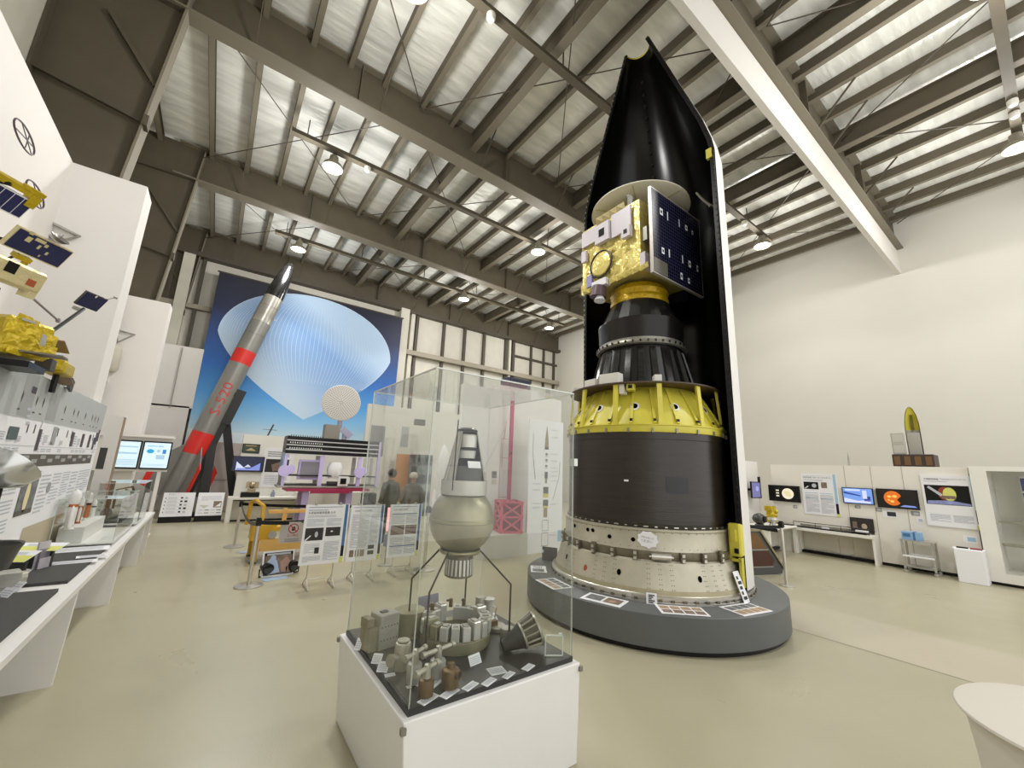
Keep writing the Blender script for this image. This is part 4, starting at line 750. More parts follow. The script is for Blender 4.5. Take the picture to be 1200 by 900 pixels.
b = MB(); b.tube([(-.05, -.2, .1), (-.05, -.2, .42), (.08, -.05, .45), (.12, .15, .3), (.1, .2, .12)], .014, 8); b.tube([(.1, -.1, .1), (.14, -.05, .35), (0, .1, .4)], .012, 8); b.build('piping', RUST, t); b = MB(); b.box((-.05, -.02, .03), (.25, .5, .03)); b.build('engine_base', DGREY, t); b = MB(); b.box((-.1, -.22, .28), (.04, .06, .5)); b.build('brown_post', mat('post_brown', '#6a4423', .5), t)
for i, (x, y, lab) in enumerate(((-.74, 7.55, 'white caption strip at the front of the far glass case'), (-.74, 7.95, 'second white caption strip in the far glass case'), )): t = thing('caption_card', lab, 'card', (x, y, .688)); b = MB(); b.box((0, 0, .002), (.08, .12, .004)); b.build('card_stock', PAPER, t)
# ------------------------------------------------------------------ sounding rocket on its launcher, balloon banner behind
RED = mat('band_red', '#d62a22', .45); RGREY = mat('rocket_grey', '#8b8a85', .38, .35, var=.04); RGREY2 = mat('rocket_grey_light', '#a3a097', .32, .5)
P0, P1 = ony(193, 597, 13.9), ony(342, 308, 13.9); AXL = (P1 - P0).length; ax = (P1 - P0).normalized()
sx = V((0, -1, 0)); sy = ax.cross(sx).normalized(); XR = MX((sx, sy, ax)).transposed().to_4x4()      # rocket axes: x towards the viewer, z to the nose
s5 = thing('sounding_rocket', 'grey sounding rocket with red bands and black nose leaning before the balloon banner', 'rocket', P0)
r = .27; Lq = lambda px, py: (ony(px, py, 13.9) - P0).dot(ax)
l1, l2 = Lq(231, 505), Lq(219, 530); u1, u2 = Lq(286, 411), Lq(278, 426); n0, nj, nk = Lq(319, 349), Lq(308, 370), Lq(304, 378)
b = MB(XR); b.lathe([(.001, 0), (r * .96, 0), (r * .96, .3), (r, .5), (r, l2)], 40, 0); b.lathe([(r + .002, l2), (r + .002, l1)], 40, 1); b.lathe([(r, l1), (r, u2)], 40, 0); b.lathe([(r + .002, u2), (r + .002, u1)], 40, 1); b.lathe([(r, u1), (r, nk)], 40, 0); b.lathe([(r, nk), (r * .99, nk + .01), (r * .985, nj), (r * .99, nj + .01), (r * .97, n0)], 40, 2)
for z in (u1 + .55, nj + .3): b.lathe([(r + .001, z), (r + .004, z + .004), (r + .001, z + .008)], 40, 3)
me = text_mesh('S-520'); H = .24; W_ = .95
b.add([(math.sqrt(max(0, (r + .004) ** 2 - y * y)), y, z) for y, z in [(-(v / me[3] - .5) * H + .0, Lq(241, 484) + u / me[2] * W_) for u, v in me[0]]], me[1], 4)
b.build('rocket_body', [RGREY, RED, RGREY2, GREASE, mat('lettering_red', '#c8403a', .5)], s5)
b = MB(XR); h = AXL - n0; b.lathe([(r * .97 * math.sqrt(max(0, 1 - (i / 14) ** 1.75)) + .0005, n0 + h * i / 14) for i in range(15)], 40); b.build('nose_cone', mat('nose_black', '#121212', .22, coat=.4), s5)
for k in range(4):
    a = k * math.pi / 2 + R(24); m = MB(XR @ MX.Rotation(a, 4, 'Z'))
    m.prism([(r * .95, -.01, 1.7), (r + .48, -.01, 1.15), (r + .48, -.01, .5), (r * .95, -.01, .3)], 1, .02, 0); m.prism([(r + .36, -.013, 1.29), (r + .49, -.013, 1.14), (r + .49, -.013, .49), (r + .36, -.013, .45)], 1, .026, 1); m.build('fin', [RGREY, RED], s5)
for dz, sd in ((nj + .02, 1), (nj - .35, 1), (nj - .4, -1)): m = MB(XR); m.cyl((0, sd * r, dz), (0, sd * (r + .09), dz + .02), .01, n=8); m.build('pin', OLD2, s5)
la = thing('launcher', 'black steel launcher beam and legs under the leaning grey rocket', 'launcher', V((P0.x + .6, 13.9, 0)))
o = la.location; b = MB()
def beam(p, q, w, h, m=0): b.bar(V(p) - o, V(q) - o, w, h, m, up=(0, 1, 0))
ra = lambda px, py: ony(px, py, 13.95)
c0, c1 = ra(276, 466), ra(208, 600); beam(c0 + V((0, 0, 0)), c1, .22, .3); beam(ra(282, 458), ra(262, 497), .3, .36)
b.build('launcher_beam', mat('launcher_black', '#1d1c1b', .5), la)
b = MB(); q0, q1 = ra(264, 470) + V((.0, -.2, .0)), ra(234, 528) + V((0, -.2, 0)); beam(q0, q1, .04, .03); b.build('guide_rail', PAPER, la)
b = MB(); b.box(ra(272, 461) - o + V((-.1, 0, .02)), (.34, .4, .24)); b.build('rail_clamp', BLK, la)
for p, q in ((ra(252, 500), V((.0, 13.7, 0))), (ra(264, 484), ra(272, 566) + V((0, .2, 0)))):
    qq = V(q); d = (qq - V(p)); k = -V(p).z / d.z; e = V(p) + d * k; b = MB(); beam(p, e, .2, .2); b.build('leg', mat('launcher_black', '#1d1c1b', .5), la)
b = MB(); e = c1.copy(); b.box((e.x - o.x + .25, 0, .05), (.9, .5, .1)); b.bar((e.x - o.x + .2, 0, .0), (e.x - o.x + .05, 0, e.z), .2, .2); b.build('launcher_foot', mat('launcher_black', '#1d1c1b', .5), la)

def banner_mat():
    m = mat('banner_sky', '#123a78', .55); nt = m.node_tree; bs = nt.nodes['Principled BSDF']; tc = nt.nodes.new('ShaderNodeTexCoord'); sp = nt.nodes.new('ShaderNodeSeparateXYZ'); nt.links.new(tc.outputs['Object'], sp.inputs[0])
    mr = nt.nodes.new('ShaderNodeMapRange'); mr.inputs['From Max'].default_value = 5.9; nt.links.new(sp.outputs['Z'], mr.inputs['Value']); rp = nt.nodes.new('ShaderNodeValToRGB'); nt.links.new(mr.outputs[0], rp.inputs[0])
    e = rp.color_ramp.elements; e[0].position = .1; e[0].color = rgb('#c4d9e2'); e[1].position = 1; e[1].color = rgb('#0a0e22')
    for p, c in ((.2, '#86bbe0'), (.32, '#4a97d6'), (.48, '#2465b4'), (.64, '#173f7e'), (.8, '#101d44')): q = e.new(p); q.color = rgb(c)
    nt.links.new(rp.outputs[0], bs.inputs['Base Color']); return m
def balloon_mat():
    m = mat('banner_balloon', '#a9c4de', .55); nt = m.node_tree; bs = nt.nodes['Principled BSDF']; tc = nt.nodes.new('ShaderNodeTexCoord'); mp = nt.nodes.new('ShaderNodeMapping'); mp.inputs['Rotation'].default_value = (0, R(-35), 0); nt.links.new(tc.outputs['Object'], mp.inputs[0]); sp = nt.nodes.new('ShaderNodeSeparateXYZ'); nt.links.new(mp.outputs[0], sp.inputs[0])
    mr = nt.nodes.new('ShaderNodeMapRange'); mr.inputs['From Min'].default_value = -.6; mr.inputs['From Max'].default_value = 6.2; nt.links.new(sp.outputs['Z'], mr.inputs['Value']); rp = nt.nodes.new('ShaderNodeValToRGB'); nt.links.new(mr.outputs[0], rp.inputs[0])
    e = rp.color_ramp.elements; e[0].position = .1; e[0].color = rgb('#dbe4e8'); e[1].position = 1; e[1].color = rgb('#a9c3df')
    for p, c in ((.35, '#cbdae6'), (.55, '#b5cade'), (.72, '#88a8d0'), (.86, '#7398c8')): q = e.new(p); q.color = rgb(c)
    nt.links.new(rp.outputs[0], bs.inputs['Base Color']); return m
BY = 15.9; bx0, bx1, bz0, bz1 = -.74, 5.62, 1.7, 7.62
ban = thing('balloon_banner', 'huge hanging banner printed with a pale blue balloon against dark sky', 'banner', (bx0, BY, bz0))
b = MB(); NX = 24 # cloth with a slight ripple
pts = [(i * (bx1 - bx0) / NX, .02 * math.sin(i * 1.3) + .015 * math.sin(i * .5)) for i in range(NX + 1)]
b.box(((bx1 - bx0) / 2, .0, (bz1 - bz0) / 2), (bx1 - bx0, .03, bz1 - bz0), 0)
f = frame((0, -.016, 0), (1, 0, 0), (0, 0, 1)); bp = lambda px, py: (ony(px, py, BY).x - bx0, ony(px, py, BY).z - bz0)
top = bp(374, 349); tip = bp(357, 492); le = bp(255, 388); re = bp(457, 424)
cx = (le[0] + re[0]) / 2; zw = (le[1] + re[1]) / 2; hw = (re[0] - le[0]) / 2; zt = top[1]; zb = tip[1]
prof_b = []
for i in range(41):
    t = i / 40
    if t < .5: a = t / .5 * math.pi / 2; prof_b.append((math.sin(a) * hw, zw + (zt - zw) * math.cos(a)))
    else:
        s_ = (t - .5) / .5; z = zw + (zb - zw) * s_; w_ = hw * (1 - s_ ** 2 * .55 - s_ ** 1.15 * .45); prof_b.append((max(0, w_), z))
out = [(cx + w_, z) for w_, z in prof_b] + [(cx - w_, z) for w_, z in prof_b[::-1]]
b.gon(f, out, 1, 1)
for k in range(-30, 31):
    g0 = math.sin(k / 31 * math.pi / 2)
    for (w0, z0), (w1, z1) in list(zip(prof_b, prof_b[1:]))[:30]:
        e = .0045; b.add([(cx + w0 * g0 - e, z0, .0025), (cx + w1 * g0 - e, z1, .0025), (cx + w1 * g0 + e, z1, .0025), (cx + w0 * g0 + e, z0, .0025)], [(0, 1, 2, 3)], 2, f)
b.gon(f, [(0, 0), (bx1 - bx0, 0), (bx1 - bx0, .5), (0, .7)], 3, .6)
b.build('banner_cloth', [banner_mat(), balloon_mat(), mat('gore_line', '#c3d5e8', .6), mat('banner_cloud', '#d3dde2', .6)], ban, smooth=0)
b = MB(); b.cyl((-.05, 0, bz1 - bz0 + .02), (bx1 - bx0 + .05, 0, bz1 - bz0 + .02), .03, n=10); b.build('banner_rod', STEEL2, ban)

# ------------------------------------------------------------------ back displays
def slant_board(xa, xb, lab, seed):
    t = thing('slanted_panel', lab, 'info panel', ((xa + xb) / 2, 12.9, 0)); w = xb - xa; b = MB(); b.box((0, .12, .07), (w, .4, .13), 1); b.build('panel_base', [PAPER, BLK], t)
    b = MB(MX.Translation((0, -.06, .14)) @ MX.Rotation(R(-22), 4, 'X')); b.box((0, .015, .29), (w - .01, .03, .58), 0); f = frame((-w / 2, -.0005, 0), (1, 0, 0), (0, 0, 1))
    if seed == 1:
        for i in range(5): y = .07 + i * .085; b.rect(f, .06, y, w - .08, y + .004, 1); b.lines(f, .1, y + .015, w * .45, y + .07, 1, 3, .4, i); b.rect(f, w * .55, y + .02, w * .62, y + .06, 2); b.rect(f, w * .68, y + .015, w * .77, y + .06, 2 if i % 2 else 1); b.rect(f, .05, y + .02, .065, y + .05, 2)
        b.text(f, '観測ロケット', .1, .515, w=.3, m=1)
    else:
        b.gon(f, [(.06, .26), (.26, .26), (.16, .18)], 3); b.rect(f, w * .62, .2, w * .92, .36, 4); b.gon(f, [(w * .7, .22), (w * .9, .22), (w * .9, .33)], 0, 2); b.lines(f, .08, .38, w * .9, .5, 1, 5, .35, 3)
        for y in (.06, .13): [b.rect(f, .06 + i * .12, y, .15 + i * .12, y + .015, 1 + i % 2) for i in range(4)]
    b.build('panel_face', [PAPER, INK3, INK, mat('print_sage', '#c3c7b6', .6), PHOTOB], t); return t
slant_board(-.8, -.18, 'slanted white info panel with rows of small pictures before the leaning rocket, left', 1); slant_board(-.13, .42, 'slanted white info panel with one photo before the leaning rocket, right', 2)
SCR = lambda n, c, e: mat(n, c, .3, emit=e)
SY = 10.85; q0 = ony(112, 515, SY).x; q1 = ony(203, 515, SY).x; qc = (q0 + q1) / 2
t = thing('screen_wall', 'white framed row of lit information screens left of the rocket tail', 'display wall', (qc, SY + .02, 0)); b = MB(); b.box((0, .06, 1.60), (q1 - q0, .1, .72)); b.box((0, .03, 1.93), (q1 - q0 + .04, .2, .05)); b.build('wall_body', PARTM, t)
for x in (-.45, .45): b = MB(); b.box((x, .06, .63), (.06, .08, 1.26)); b.box((x, .06, .015), (.1, .4, .03)); b.build('leg', PARTM, t)
sp = lambda px: ony(px, 530, SY).x - qc
for x0, x1, n in ((sp(129), sp(163), 0), (sp(168), sp(199), 1)):
    b = MB(); b.box(((x0 + x1) / 2, -.01, 1.56), (x1 - x0 + .04, .04, .55), 1); f = frame((x0, -.0315, 1.315), (1, 0, 0), (0, 0, 1)); w = x1 - x0; f = f @ MX.Diagonal((w / .5, .85, 1, 1)); w = .5; b.rect(f, 0, 0, w, .58, 0)
    if n == 1: b.disc(f, .13, .38, .07, 2, 2, .05); b.rect(f, .36, .33, .43, .43, 3, 2); b.rect(f, .25, .36, .32, .43, 4, 2); b.rect(f, .25, .2, .42, .3, 4, 2); b.lines(f, .03, .05, .46, .1, 4, 2, .4, 2, 2); b.text(f, '宇宙科学の観測', .06, .48, w=.3, m=3, lay=3)
    else: b.rect(f, .02, .3, w - .03, .34, 4, 2); b.rect(f, .02, .45, w - .03, .48, 4, 2); b.lines(f, .03, .05, w - .03, .2, 4, 4, .4, 2, 2)
    b.build('lit_screen', [SCR('screen_pale', '#cfe6f2', .75), BLK, SCR('screen_cyan', '#2f9fd4', .6), SCR('screen_blue', '#3a7fd0', .6), SCR('screen_lines', '#a9c6e0', .6)], t)
t = thing('pinkish_cabinet', 'tall pinkish grey cabinet behind the launcher legs', 'cabinet', (.66, 15.1, 0)); b = MB(); b.box((0, 0, 1.0), (1.3, .5, 2.0)); b.build('cabinet_body', mat('cabinet_pink', '#b9aca6', .5), t)
for x in (-.33, .33):
    for z, h in ((.45, .85), (1.45, 1.05)): b = MB(); b.box((x, -.26, z), (.62, .02, h)); b.box((x + (.25 if x < 0 else -.25), -.275, z), (.02, .02, .1), 1); b.build('cabinet_door', [mat('cabinet_pink', '#b9aca6', .5), OLD2], t)
DW = mat('display_white', '#e3e0d8', .55)
t = thing('back_display', 'white display wall with shelf, television and poster behind the balloon gondola', 'display wall', (2.2, 12.95, 0)); b = MB(); b.box((0, .1, 1.1), (3.2, .2, 2.2)); b.build('wall_body', DW, t)
b = MB(); b.span((-1.72, -.6, .55), (-.2, 0, .6)); b.build('shelf', DW, t); b = MB(); b.span((-1.72, -.6, 0), (-1.62, 0, .55)); b.build('leg_panel', DW, t); b = MB(); b.span((-.2, -.55, 0), (1.55, 0, .72)); b.build('cabinet', DW, t); b = MB(); b.span((-1.62, -.3, .02), (-.2, -.28, .5)); b.span((-1.6, -.32, .0), (1.5, -.25, .04), 1); b.build('back_panel', [mat('shaded_panel_beige', '#cdc7b8', .6), BLK], t)  # back panel is a darker beige, shade under the shelf painted in
def tv(x0, x1, z0, z1, y, parent, name, fn):
    b = MB(); b.box(((x0 + x1) / 2, y - .03, (z0 + z1) / 2), (x1 - x0, .05, z1 - z0), 0); f = frame((x0 + .02, y - .056, z0 + .02), (1, 0, 0), (0, 0, 1)); fn(b, f, x1 - x0 - .04, z1 - z0 - .04); return b
t2 = thing('television', 'television with blue and white picture on the display wall left of the gondola', 'television', (.8, 12.94, 1.42)); b = MB(); b.box((0, -.03, 0), (.72, .05, .4), 0); f = frame((-.34, -.056, -.18), (1, 0, 0), (0, 0, 1)); b.rect(f, 0, 0, .68, .36, 1); b.gon(f, [(.08, .02), (.08, .24), (.24, .1), (.36, .04)], 2, 2); b.gon(f, [(.62, .02), (.62, .22), (.44, .1), (.34, .04)], 3, 2); b.gon(f, [(.26, .1), (.34, .17), (.42, .1)], 2, 3); b.rect(f, .1, .02, .6, .07, 3, 3)
b.build('television_body', [BLK, SCR('tv_navy', '#1c2140', .4), SCR('tv_white', '#c8d0f0', .7), SCR('tv_blue', '#7d8fd8', .6)], t2)
t2 = thing('framed_photo', 'small dark framed photo above the television on the display wall', 'photo', (.81, 12.95, 1.83)); b = MB(); b.box((0, -.01, 0), (.4, .02, .24)); f = frame((-.18, -.021, -.1), (1, 0, 0), (0, 0, 1)); b.rect(f, 0, 0, .36, .2, 1); b.gon(f, [(.06, .04), (.18, .12), (.3, .04)], 2, 2); b.rect(f, .05, .16, .3, .18, 2, 2); b.build('photo_print', [BLK, mat('photo_moss', '#3b4a3a', .5), mat('photo_tan', '#bda77a', .5)], t2)
t2 = thing('wall_poster', 'white poster with a dark picture right of the television, partly behind the gondola', 'poster', (1.5, 12.95, 1.35)); b = MB(); b.box((0, -.008, 0), (.72, .016, 1.05)); f = frame((-.36, -.017, -.525), (1, 0, 0), (0, 0, 1)); b.rect(f, .06, .4, .62, .75, 1); b.gon(f, [(.25, .42), (.2, .6), (.45, .7), (.5, .45)], 2, 2); b.lines(f, .08, .08, .62, .34, 3, 7, .4, 2); b.lines(f, .08, .82, .6, .98, 4, 3, .5, 4); b.build('poster_sheet', [PAPER, PHOTO, PHOTOB, INK3, INK2], t2)
t2 = thing('gold_ball_model', 'small silver ball model on a black box on the display shelf', 'model', (.95, 12.6, .6)); b = MB(); b.box((-.02, 0, .06), (.4, .3, .12)); b.build('model_box', BLK, t2); b = MB(); b.ball((0, 0, .3), .09); b.box((0, 0, .16), (.18, .1, .1)); b.box((-.1, 0, .3), (.07, .12, .16)); b.box((.1, 0, .3), (.07, .12, .16)); b.build('silver_ball', mat('warm_silver', '#b9a98a', .25, .7), t2)
t2 = thing('small_canister', 'small grey-blue canister on the display shelf', 'canister', (1.45, 12.6, .6)); b = MB(); b.lathe([(.05, 0), (.05, .12), (.02, .13), (.02, .17), (.001, .17)], 16); b.build('canister_body', mat('can_blue', '#8f99ac', .4), t2)
t2 = thing('thin_antenna_model', 'thin dark model on a rod standing on top of the display wall', 'model', (1.15, 13.02, 2.2)); b = MB(); b.tube([(0, 0, 0), (.1, 0, .32)], .02, 8); b.tube([(-.14, 0, .17), (.2, 0, .17)], .006, 5); b.build('model_rod', DGREY, t2)
t2 = thing('back_partition', 'tall cream partition wall behind the people', 'partition', (6.2, 13.5, 0)); b = MB(); b.box((0, 0, 1.75), (4.6, .12, 3.5)); b.build('partition_panel', WALLM, t2)
for x, z, w, h, m in ((-1.9, 2.3, .5, 1.0, 'photo_grey'), (-.95, 2.5, .26, .7, 'print_mid')): b = MB(); b.box((x, -.065, z), (w, .012, h)); b.build('wall_panel', mat(m, '#8a8878', .6), t2)
b = MB(); b.box((-.45, -.065, 3.05), (.42, .012, .22)); b.build('wall_sign', mat('sign_dark', '#5a5950', .6), t2)
t2 = thing('orange_door_board', 'orange-brown upright board behind the two people', 'board', (5.05, 12.9, 0)); b = MB(); b.box((0, 0, .95), (.42, .06, 1.9)); b.box((0, .05, .03), (.42, .3, .06)); b.build('board_panel', mat('wood_orange', '#b5762e', .5, var=.15, vscale=3), t2)
t2 = thing('grey_rack', 'dark grey equipment rack beside the orange-brown board', 'rack', (5.55, 12.6, 0)); b = MB(); b.box((0, 0, .95), (.56, .6, 1.9), 0)
for k in range(6): b.box((0, -.305, .3 + k * .28), (.5, .01, .22), 1 if k % 2 else 2)
b.build('rack_body', [mat('rack_grey', '#5d6264', .5), mat('rack_face', '#43484b', .4), mat('rack_pale', '#87908f', .4)], t2)
# gondola on its red table
LIL = mat('lilac_lit_tube', '#cdbff0', .4); GX, GY = 2.48, 11.0  # lilac paint stands in for purple lamp light on the frame
g = thing('balloon_gondola', 'black and lilac-lit balloon gondola frame standing on a red-topped table', 'gondola', (GX, GY, .93))
zg = lambda z: z - .93
PX = [(1.42 - GX, 0), (2.22 - GX, 0), (3.14 - GX, 0), (3.62 - GX, 0)]
for i, (x, _) in enumerate(PX):
    for y in (0, .55):
        b = MB(); b.box((x, y, zg(1.54)), (.09 if i in (1, 2) else .06, .07, 1.2)); b.build('post', LIL if y == 0 else OLD2, g)
for i, z in enumerate((2.1, 1.99, 1.88, 1.77)):
    b = MB(); b.box((0, -.03, zg(z)), (2.2, .05, .08)); b.build('top_bar', BLK, g); b = MB(); b.box((0, -.02, zg(z) - .055), (2.18, .05, .026)); b.build('pale_bar', PAPER, g)
b = MB()
for i in range(15): b.box((-1.02 + i * .05, -.03, zg(2.155)), (.014, .03, .04), 0); b.box((-1.02 + i * .05, -.06, zg(1.99)), (.022, .01, .03), 1); b.box((-1.02 + i * .05, -.06, zg(1.86)), (.022, .01, .03), 1)
b.build('lamp_studs', [BLK, PAPER], g)
for y in (0.0, .55):
    for z in (1.0, 1.22): b = MB(); b.box((0, y, zg(z)), (2.2, .03, .03)); b.build('cross_rail', BLK if y == 0 else OLD2, g)
b = MB(); b.box((-1.06, .27, zg(1.95)), (.05, .55, .4)); b.build('side_panel', BLK, g); b = MB(); b.box((-1.1, .2, zg(1.5)), (.04, .4, .5)); b.build('side_sheet', mat('blue_sheet', '#8fa7c0', .3), g)
for x in (PX[0][0], PX[2][0]): b = MB(); b.cyl((x, -.1, zg(1.32)), (x, -.02, zg(1.32)), .13, n=24); b.cyl((x + .12, -.08, zg(1.36)), (x + .12, -.02, zg(1.36)), .1, n=20); b.build('reaction_wheel', LIL, g)
b = MB(); b.box((-.5, .1, zg(1.36)), (.5, .06, .48), 0); b.box((-.5, .06, zg(1.36)), (.4, .03, .38), 1); b.box((-.5, .3, zg(1.36)), (.4, .4, .36), 1); b.build('camera_box', [LIL, mat('lilac_grey', '#8d8a94', .6)], g)
b = MB(); [b.lathe([(.1, -.2), (.14, -.1), (.15, 0), (.14, .1), (.1, .2)], 20, c=(.05 + k * .07, .1, zg(1.36))) for k in range(2)]; b.build('coil', PAPER, g)
b = MB(); b.box((.28, -.06, zg(1.1)), (.24, .05, .24), 0); b.box((.28, -.09, zg(1.1)), (.14, .02, .14), 1); b.build('square_unit', [PAPER, BLK], g)
b = MB(); b.box((.1, .1, zg(1.03)), (.3, .2, .1)); b.build('dark_unit', DGREY, g); b = MB(); b.box((0, .27, zg(.955)), (2.3, .62, .04)); b.build('gondola_base', OLD2, g)
t = thing('red_table', 'red-topped table with lilac-lit legs under the balloon gondola', 'table', (GX, GY + .2, 0)); b = MB(); b.box((-.02, 0, .89), (1.9, .8, .06)); b.box((-.02, -.38, .84), (.9, .03, .06), 0); b.build('table_top', mat('table_red', '#a32a52', .4), t)
for x in (-.55, .45):
    for y in (-.3, .3): b = MB(); b.box((x, y, .43), (.14, .1, .86)); b.build('leg', mat('leg_lilac_lit', '#a99bc0', .5), t)  # lilac colour stands in for the purple light on the legs
t = thing('white_planter', 'white bucket-shaped stand behind the middle poster boards', 'bucket', (4.0, 10.9, 0)); b = MB(); b.lathe([(.001, .95), (.22, .95), (.16, .0), (.001, 0)], 24); b.build('bucket_body', PAPER, t)
t = thing('black_case', 'tall black case right of the red table', 'case', (3.25, 10.3, 0)); b = MB(); b.box((0, 0, .43), (.3, .3, .86), bev=.02); b.build('case_body', BLK, t)
# white dotted dish on a grey box
t = thing('dish_reflector', 'round white dotted reflector dish on a grey box above the gondola', 'dish', (2.55, 11.25, 2.135)); zc = .98; dr = .48
b = MB(MX.Translation((.0, -.02, zc)) @ MX.Rotation(R(-90), 4, 'X') @ MX.Rotation(R(14), 4, 'Y')); b.lathe([(.001, -.03), (dr * .97, -.012), (dr, 0), (dr * .97, .02), (.001, .03)], 56, 0)
b.build('dish_face', mat('dish_white', '#d4d0cb', .5), t)
b = MB(MX.Translation((.0, -.02, zc)) @ MX.Rotation(R(90), 4, 'X') @ MX.Rotation(R(-14), 4, 'Y'))
for q in range(1, 15):
    rq = dr * q / 15; n = max(6, int(2 * math.pi * rq / .055)); zq = .0265 - .018 * rq / dr
    for k in range(n):
        a = 2 * math.pi * (k + .5 * (q % 2)) / n; c = V((rq * math.cos(a), rq * math.sin(a), 0)); b.add([(c.x + .013 * math.cos(u), c.y + .013 * math.sin(u), zq + .006) for u in [i * math.pi / 3 for i in range(6)]], [list(range(6))], 0)
b.build('dish_perforation', mat('dish_hole', '#8f8a85', .6), t)
b = MB(); b.box((-.13, .1, .19), (.36, .3, .38)); b.build('grey_box', mat('box_taupe', '#8c877c', .5), t)
b = MB(); b.bar((.12, .05, .3), (.35, .0, .1), .12, .16); b.bar((.2, .05, .0), (.2, .05, .3), .1, .1); b.cyl((.05, .05, .3), (.03, .03, .7), .06, n=14); b.build('mount_arm', mat('mount_lilac', '#a29fb4', .4, .3), t)

# ------------------------------------------------------------------ roped-off yellow cart and floor pieces
YC = mat('cart_yellow', '#c79a1e', .45, var=.06); YP = mat('cart_plate', '#d8ad62', .5)
t = thing('yellow_cart', 'yellow steel launcher cart roped off behind the barrier posts', 'cart', (1.25, 7.95, 0))
b = MB(); b.box((.1, 0, .5), (1.3, .7, .06), 0); b.box((-.12, -.36, .27), (.66, .05, .17), 1); b.build('cart_deck', [YC, YP], t)
b = MB(); b.box((-.42, -.2, .46), (.34, .34, .24), 0, bev=.01); b.cyl((-.3, -.39, .42), (-.3, -.36, .42), .06, n=16, m=1); b.build('end_box', [YC, OLD2], t)
for x in (-.5, .6):
    for y in (-.3, .3): b = MB(); b.box((x, y, .27), (.08, .08, .5), 0); b.lathe([(.05, .0), (.05, .03), (.015, .04)], 14, 1, (x, y, 0)); b.build('leg', [YC, DGREY], t)
b = MB(); b.tube([(-.62, .3, .5), (-.6, .3, .86), (-.54, .2, .9), (-.46, -.2, .84), (-.46, -.26, .5)], .03, 8); b.build('hand_rail', YC, t)
b = MB(); b.box((.2, .1, .72), (1.1, .08, .05)); b.box((-.1, .1, .65), (.06, .06, .24)); b.box((.6, .1, .65), (.06, .06, .24)); b.build('top_rail', YP, t); b = MB(); b.box((.35, -.3, .42), (.5, .04, .2)); b.build('side_plate', mat('cream_plate', '#dcc88a', .5), t)
def stanchion(px, py, h, lab, rb=.16):
    p = onz(px, py); t = thing('barrier_post', lab, 'barrier post', p); b = MB(); b.lathe([(.001, .03), (.03, .03), (rb, .015), (rb, 0), (.001, 0)], 36); b.build('post_base', ALU2, t); b = MB(); b.lathe([(.024, .02), (.024, h - .1)], 20); b.build('post_tube', ALU2, t); b = MB(); b.lathe([(.03, h - .1), (.03, h), (.001, h)], 20); b.box((0, 0, h - .055), (.065, .065, .075)); b.build('belt_head', BLK, t); return p
s1 = stanchion(291, 687, .83, 'steel barrier post nearest the glass case, left of the tablet picture'); s2 = stanchion(274, 641, .8, 'steel barrier post farther back, left of the yellow cart'); s3 = stanchion(922, 687, .95, 'steel barrier post right of the round plinth', .1); s4 = stanchion(497, 668, .95, 'steel barrier post seen through the glass case right of the poster boards')
def belt(p, q, z0, z1, lab, sag=.1):
    c = V((0, 0, 0)); t = thing('barrier_belt', lab, 'belt', (p + q) / 2 + V((0, 0, z0))); o = t.location; b = MB(); N = 10; P = []
    for i in range(N + 1): k = i / N; u = p.lerp(q, k); P.append(V((u.x, u.y, z0 + (z1 - z0) * k - sag * 4 * k * (1 - k))) - o)
    for a_, b_ in zip(P, P[1:]): b.bar(a_, b_, .004, .05)
    b.build('belt_webbing', BLK, t)
belt(s2, s1, .76, .76, 'black barrier belt sagging between the two left posts', .12); belt(s2, onz(440, 652) + V((0, 0, 0)), .75, .85, 'black barrier belt running behind the yellow cart', .03); belt(s1, onz(372, 672), .77, .74, 'black barrier belt carrying the no-entry sign', .02)
belt(s3, V((6.35, 3.75, 0)), .86, .86, 'black barrier belt from the right post, upper one', .02); belt(s3 + V((-.02, .05, 0)), V((8.6, 4.9, 0)), .80, .8, 'black barrier belt from the right post, lower one', .03)
p = s1.lerp(onz(372, 672), .5); t = thing('no_entry_sign', 'grey notice with a red crossed circle hanging on the belt', 'sign', V((p.x, p.y - .02, .47)), R(-6)); b = MB(); b.box((0, 0, .14), (.3, .006, .27)); f = frame((-.15, -.0035, 0), (1, 0, 0), (0, 0, 1)); b.disc(f, .16, .19, .065, 1, 1); b.disc(f, .16, .19, .052, 0, 2); b.gon(f, [(.115, .225), (.125, .235), (.205, .155), (.195, .145)], 1, 3); b.gon(f, [(.14, .16), (.14, .2), (.17, .22), (.185, .19), (.17, .16)], 3, 2.5); b.text(f, '立入禁止', .09, .085, w=.14, m=1); b.lines(f, .07, .02, .24, .07, 2, 2, .5, 1, 2); b.build('sign_sheet', [mat('sign_grey', '#b5b0ab', .6), mat('sign_red', '#a8322a', .6), INK2, INK], t)
for x in (-.11, .11): b = MB(); b.box((x, 0, .28), (.02, .014, .04)); b.build('clip', DGREY, t)
p = onz(325, 675); t = thing('leaning_picture', 'framed picture of a worker leaning on the cart near the floor', 'picture', p, R(6)); b = MB(MX.Rotation(R(-14), 4, 'X')); b.box((0, .01, .165), (.4, .02, .33), 0); f = frame((-.2, -.0005, 0), (1, 0, 0), (0, 0, 1)); b.rect(f, .02, .02, .38, .31, 1); b.rect(f, .03, .03, .37, .27, 2, 2); b.rect(f, .05, .275, .35, .3, 4, 3)
b.gon(f, [(.08, .03), (.06, .2), (.12, .26), (.18, .2), (.22, .05)], 3, 3); b.disc(f, .13, .24, .035, 3, 4); b.gon(f, [(.24, .05), (.22, .18), (.3, .25), (.36, .16), (.36, .04)], 5, 3); b.build('picture_board', [PAPER, BLK, PHOTOB, mat('suit_blue', '#aebfdc', .6), INK3, mat('photo_rose', '#a88a7c', .6)], t)
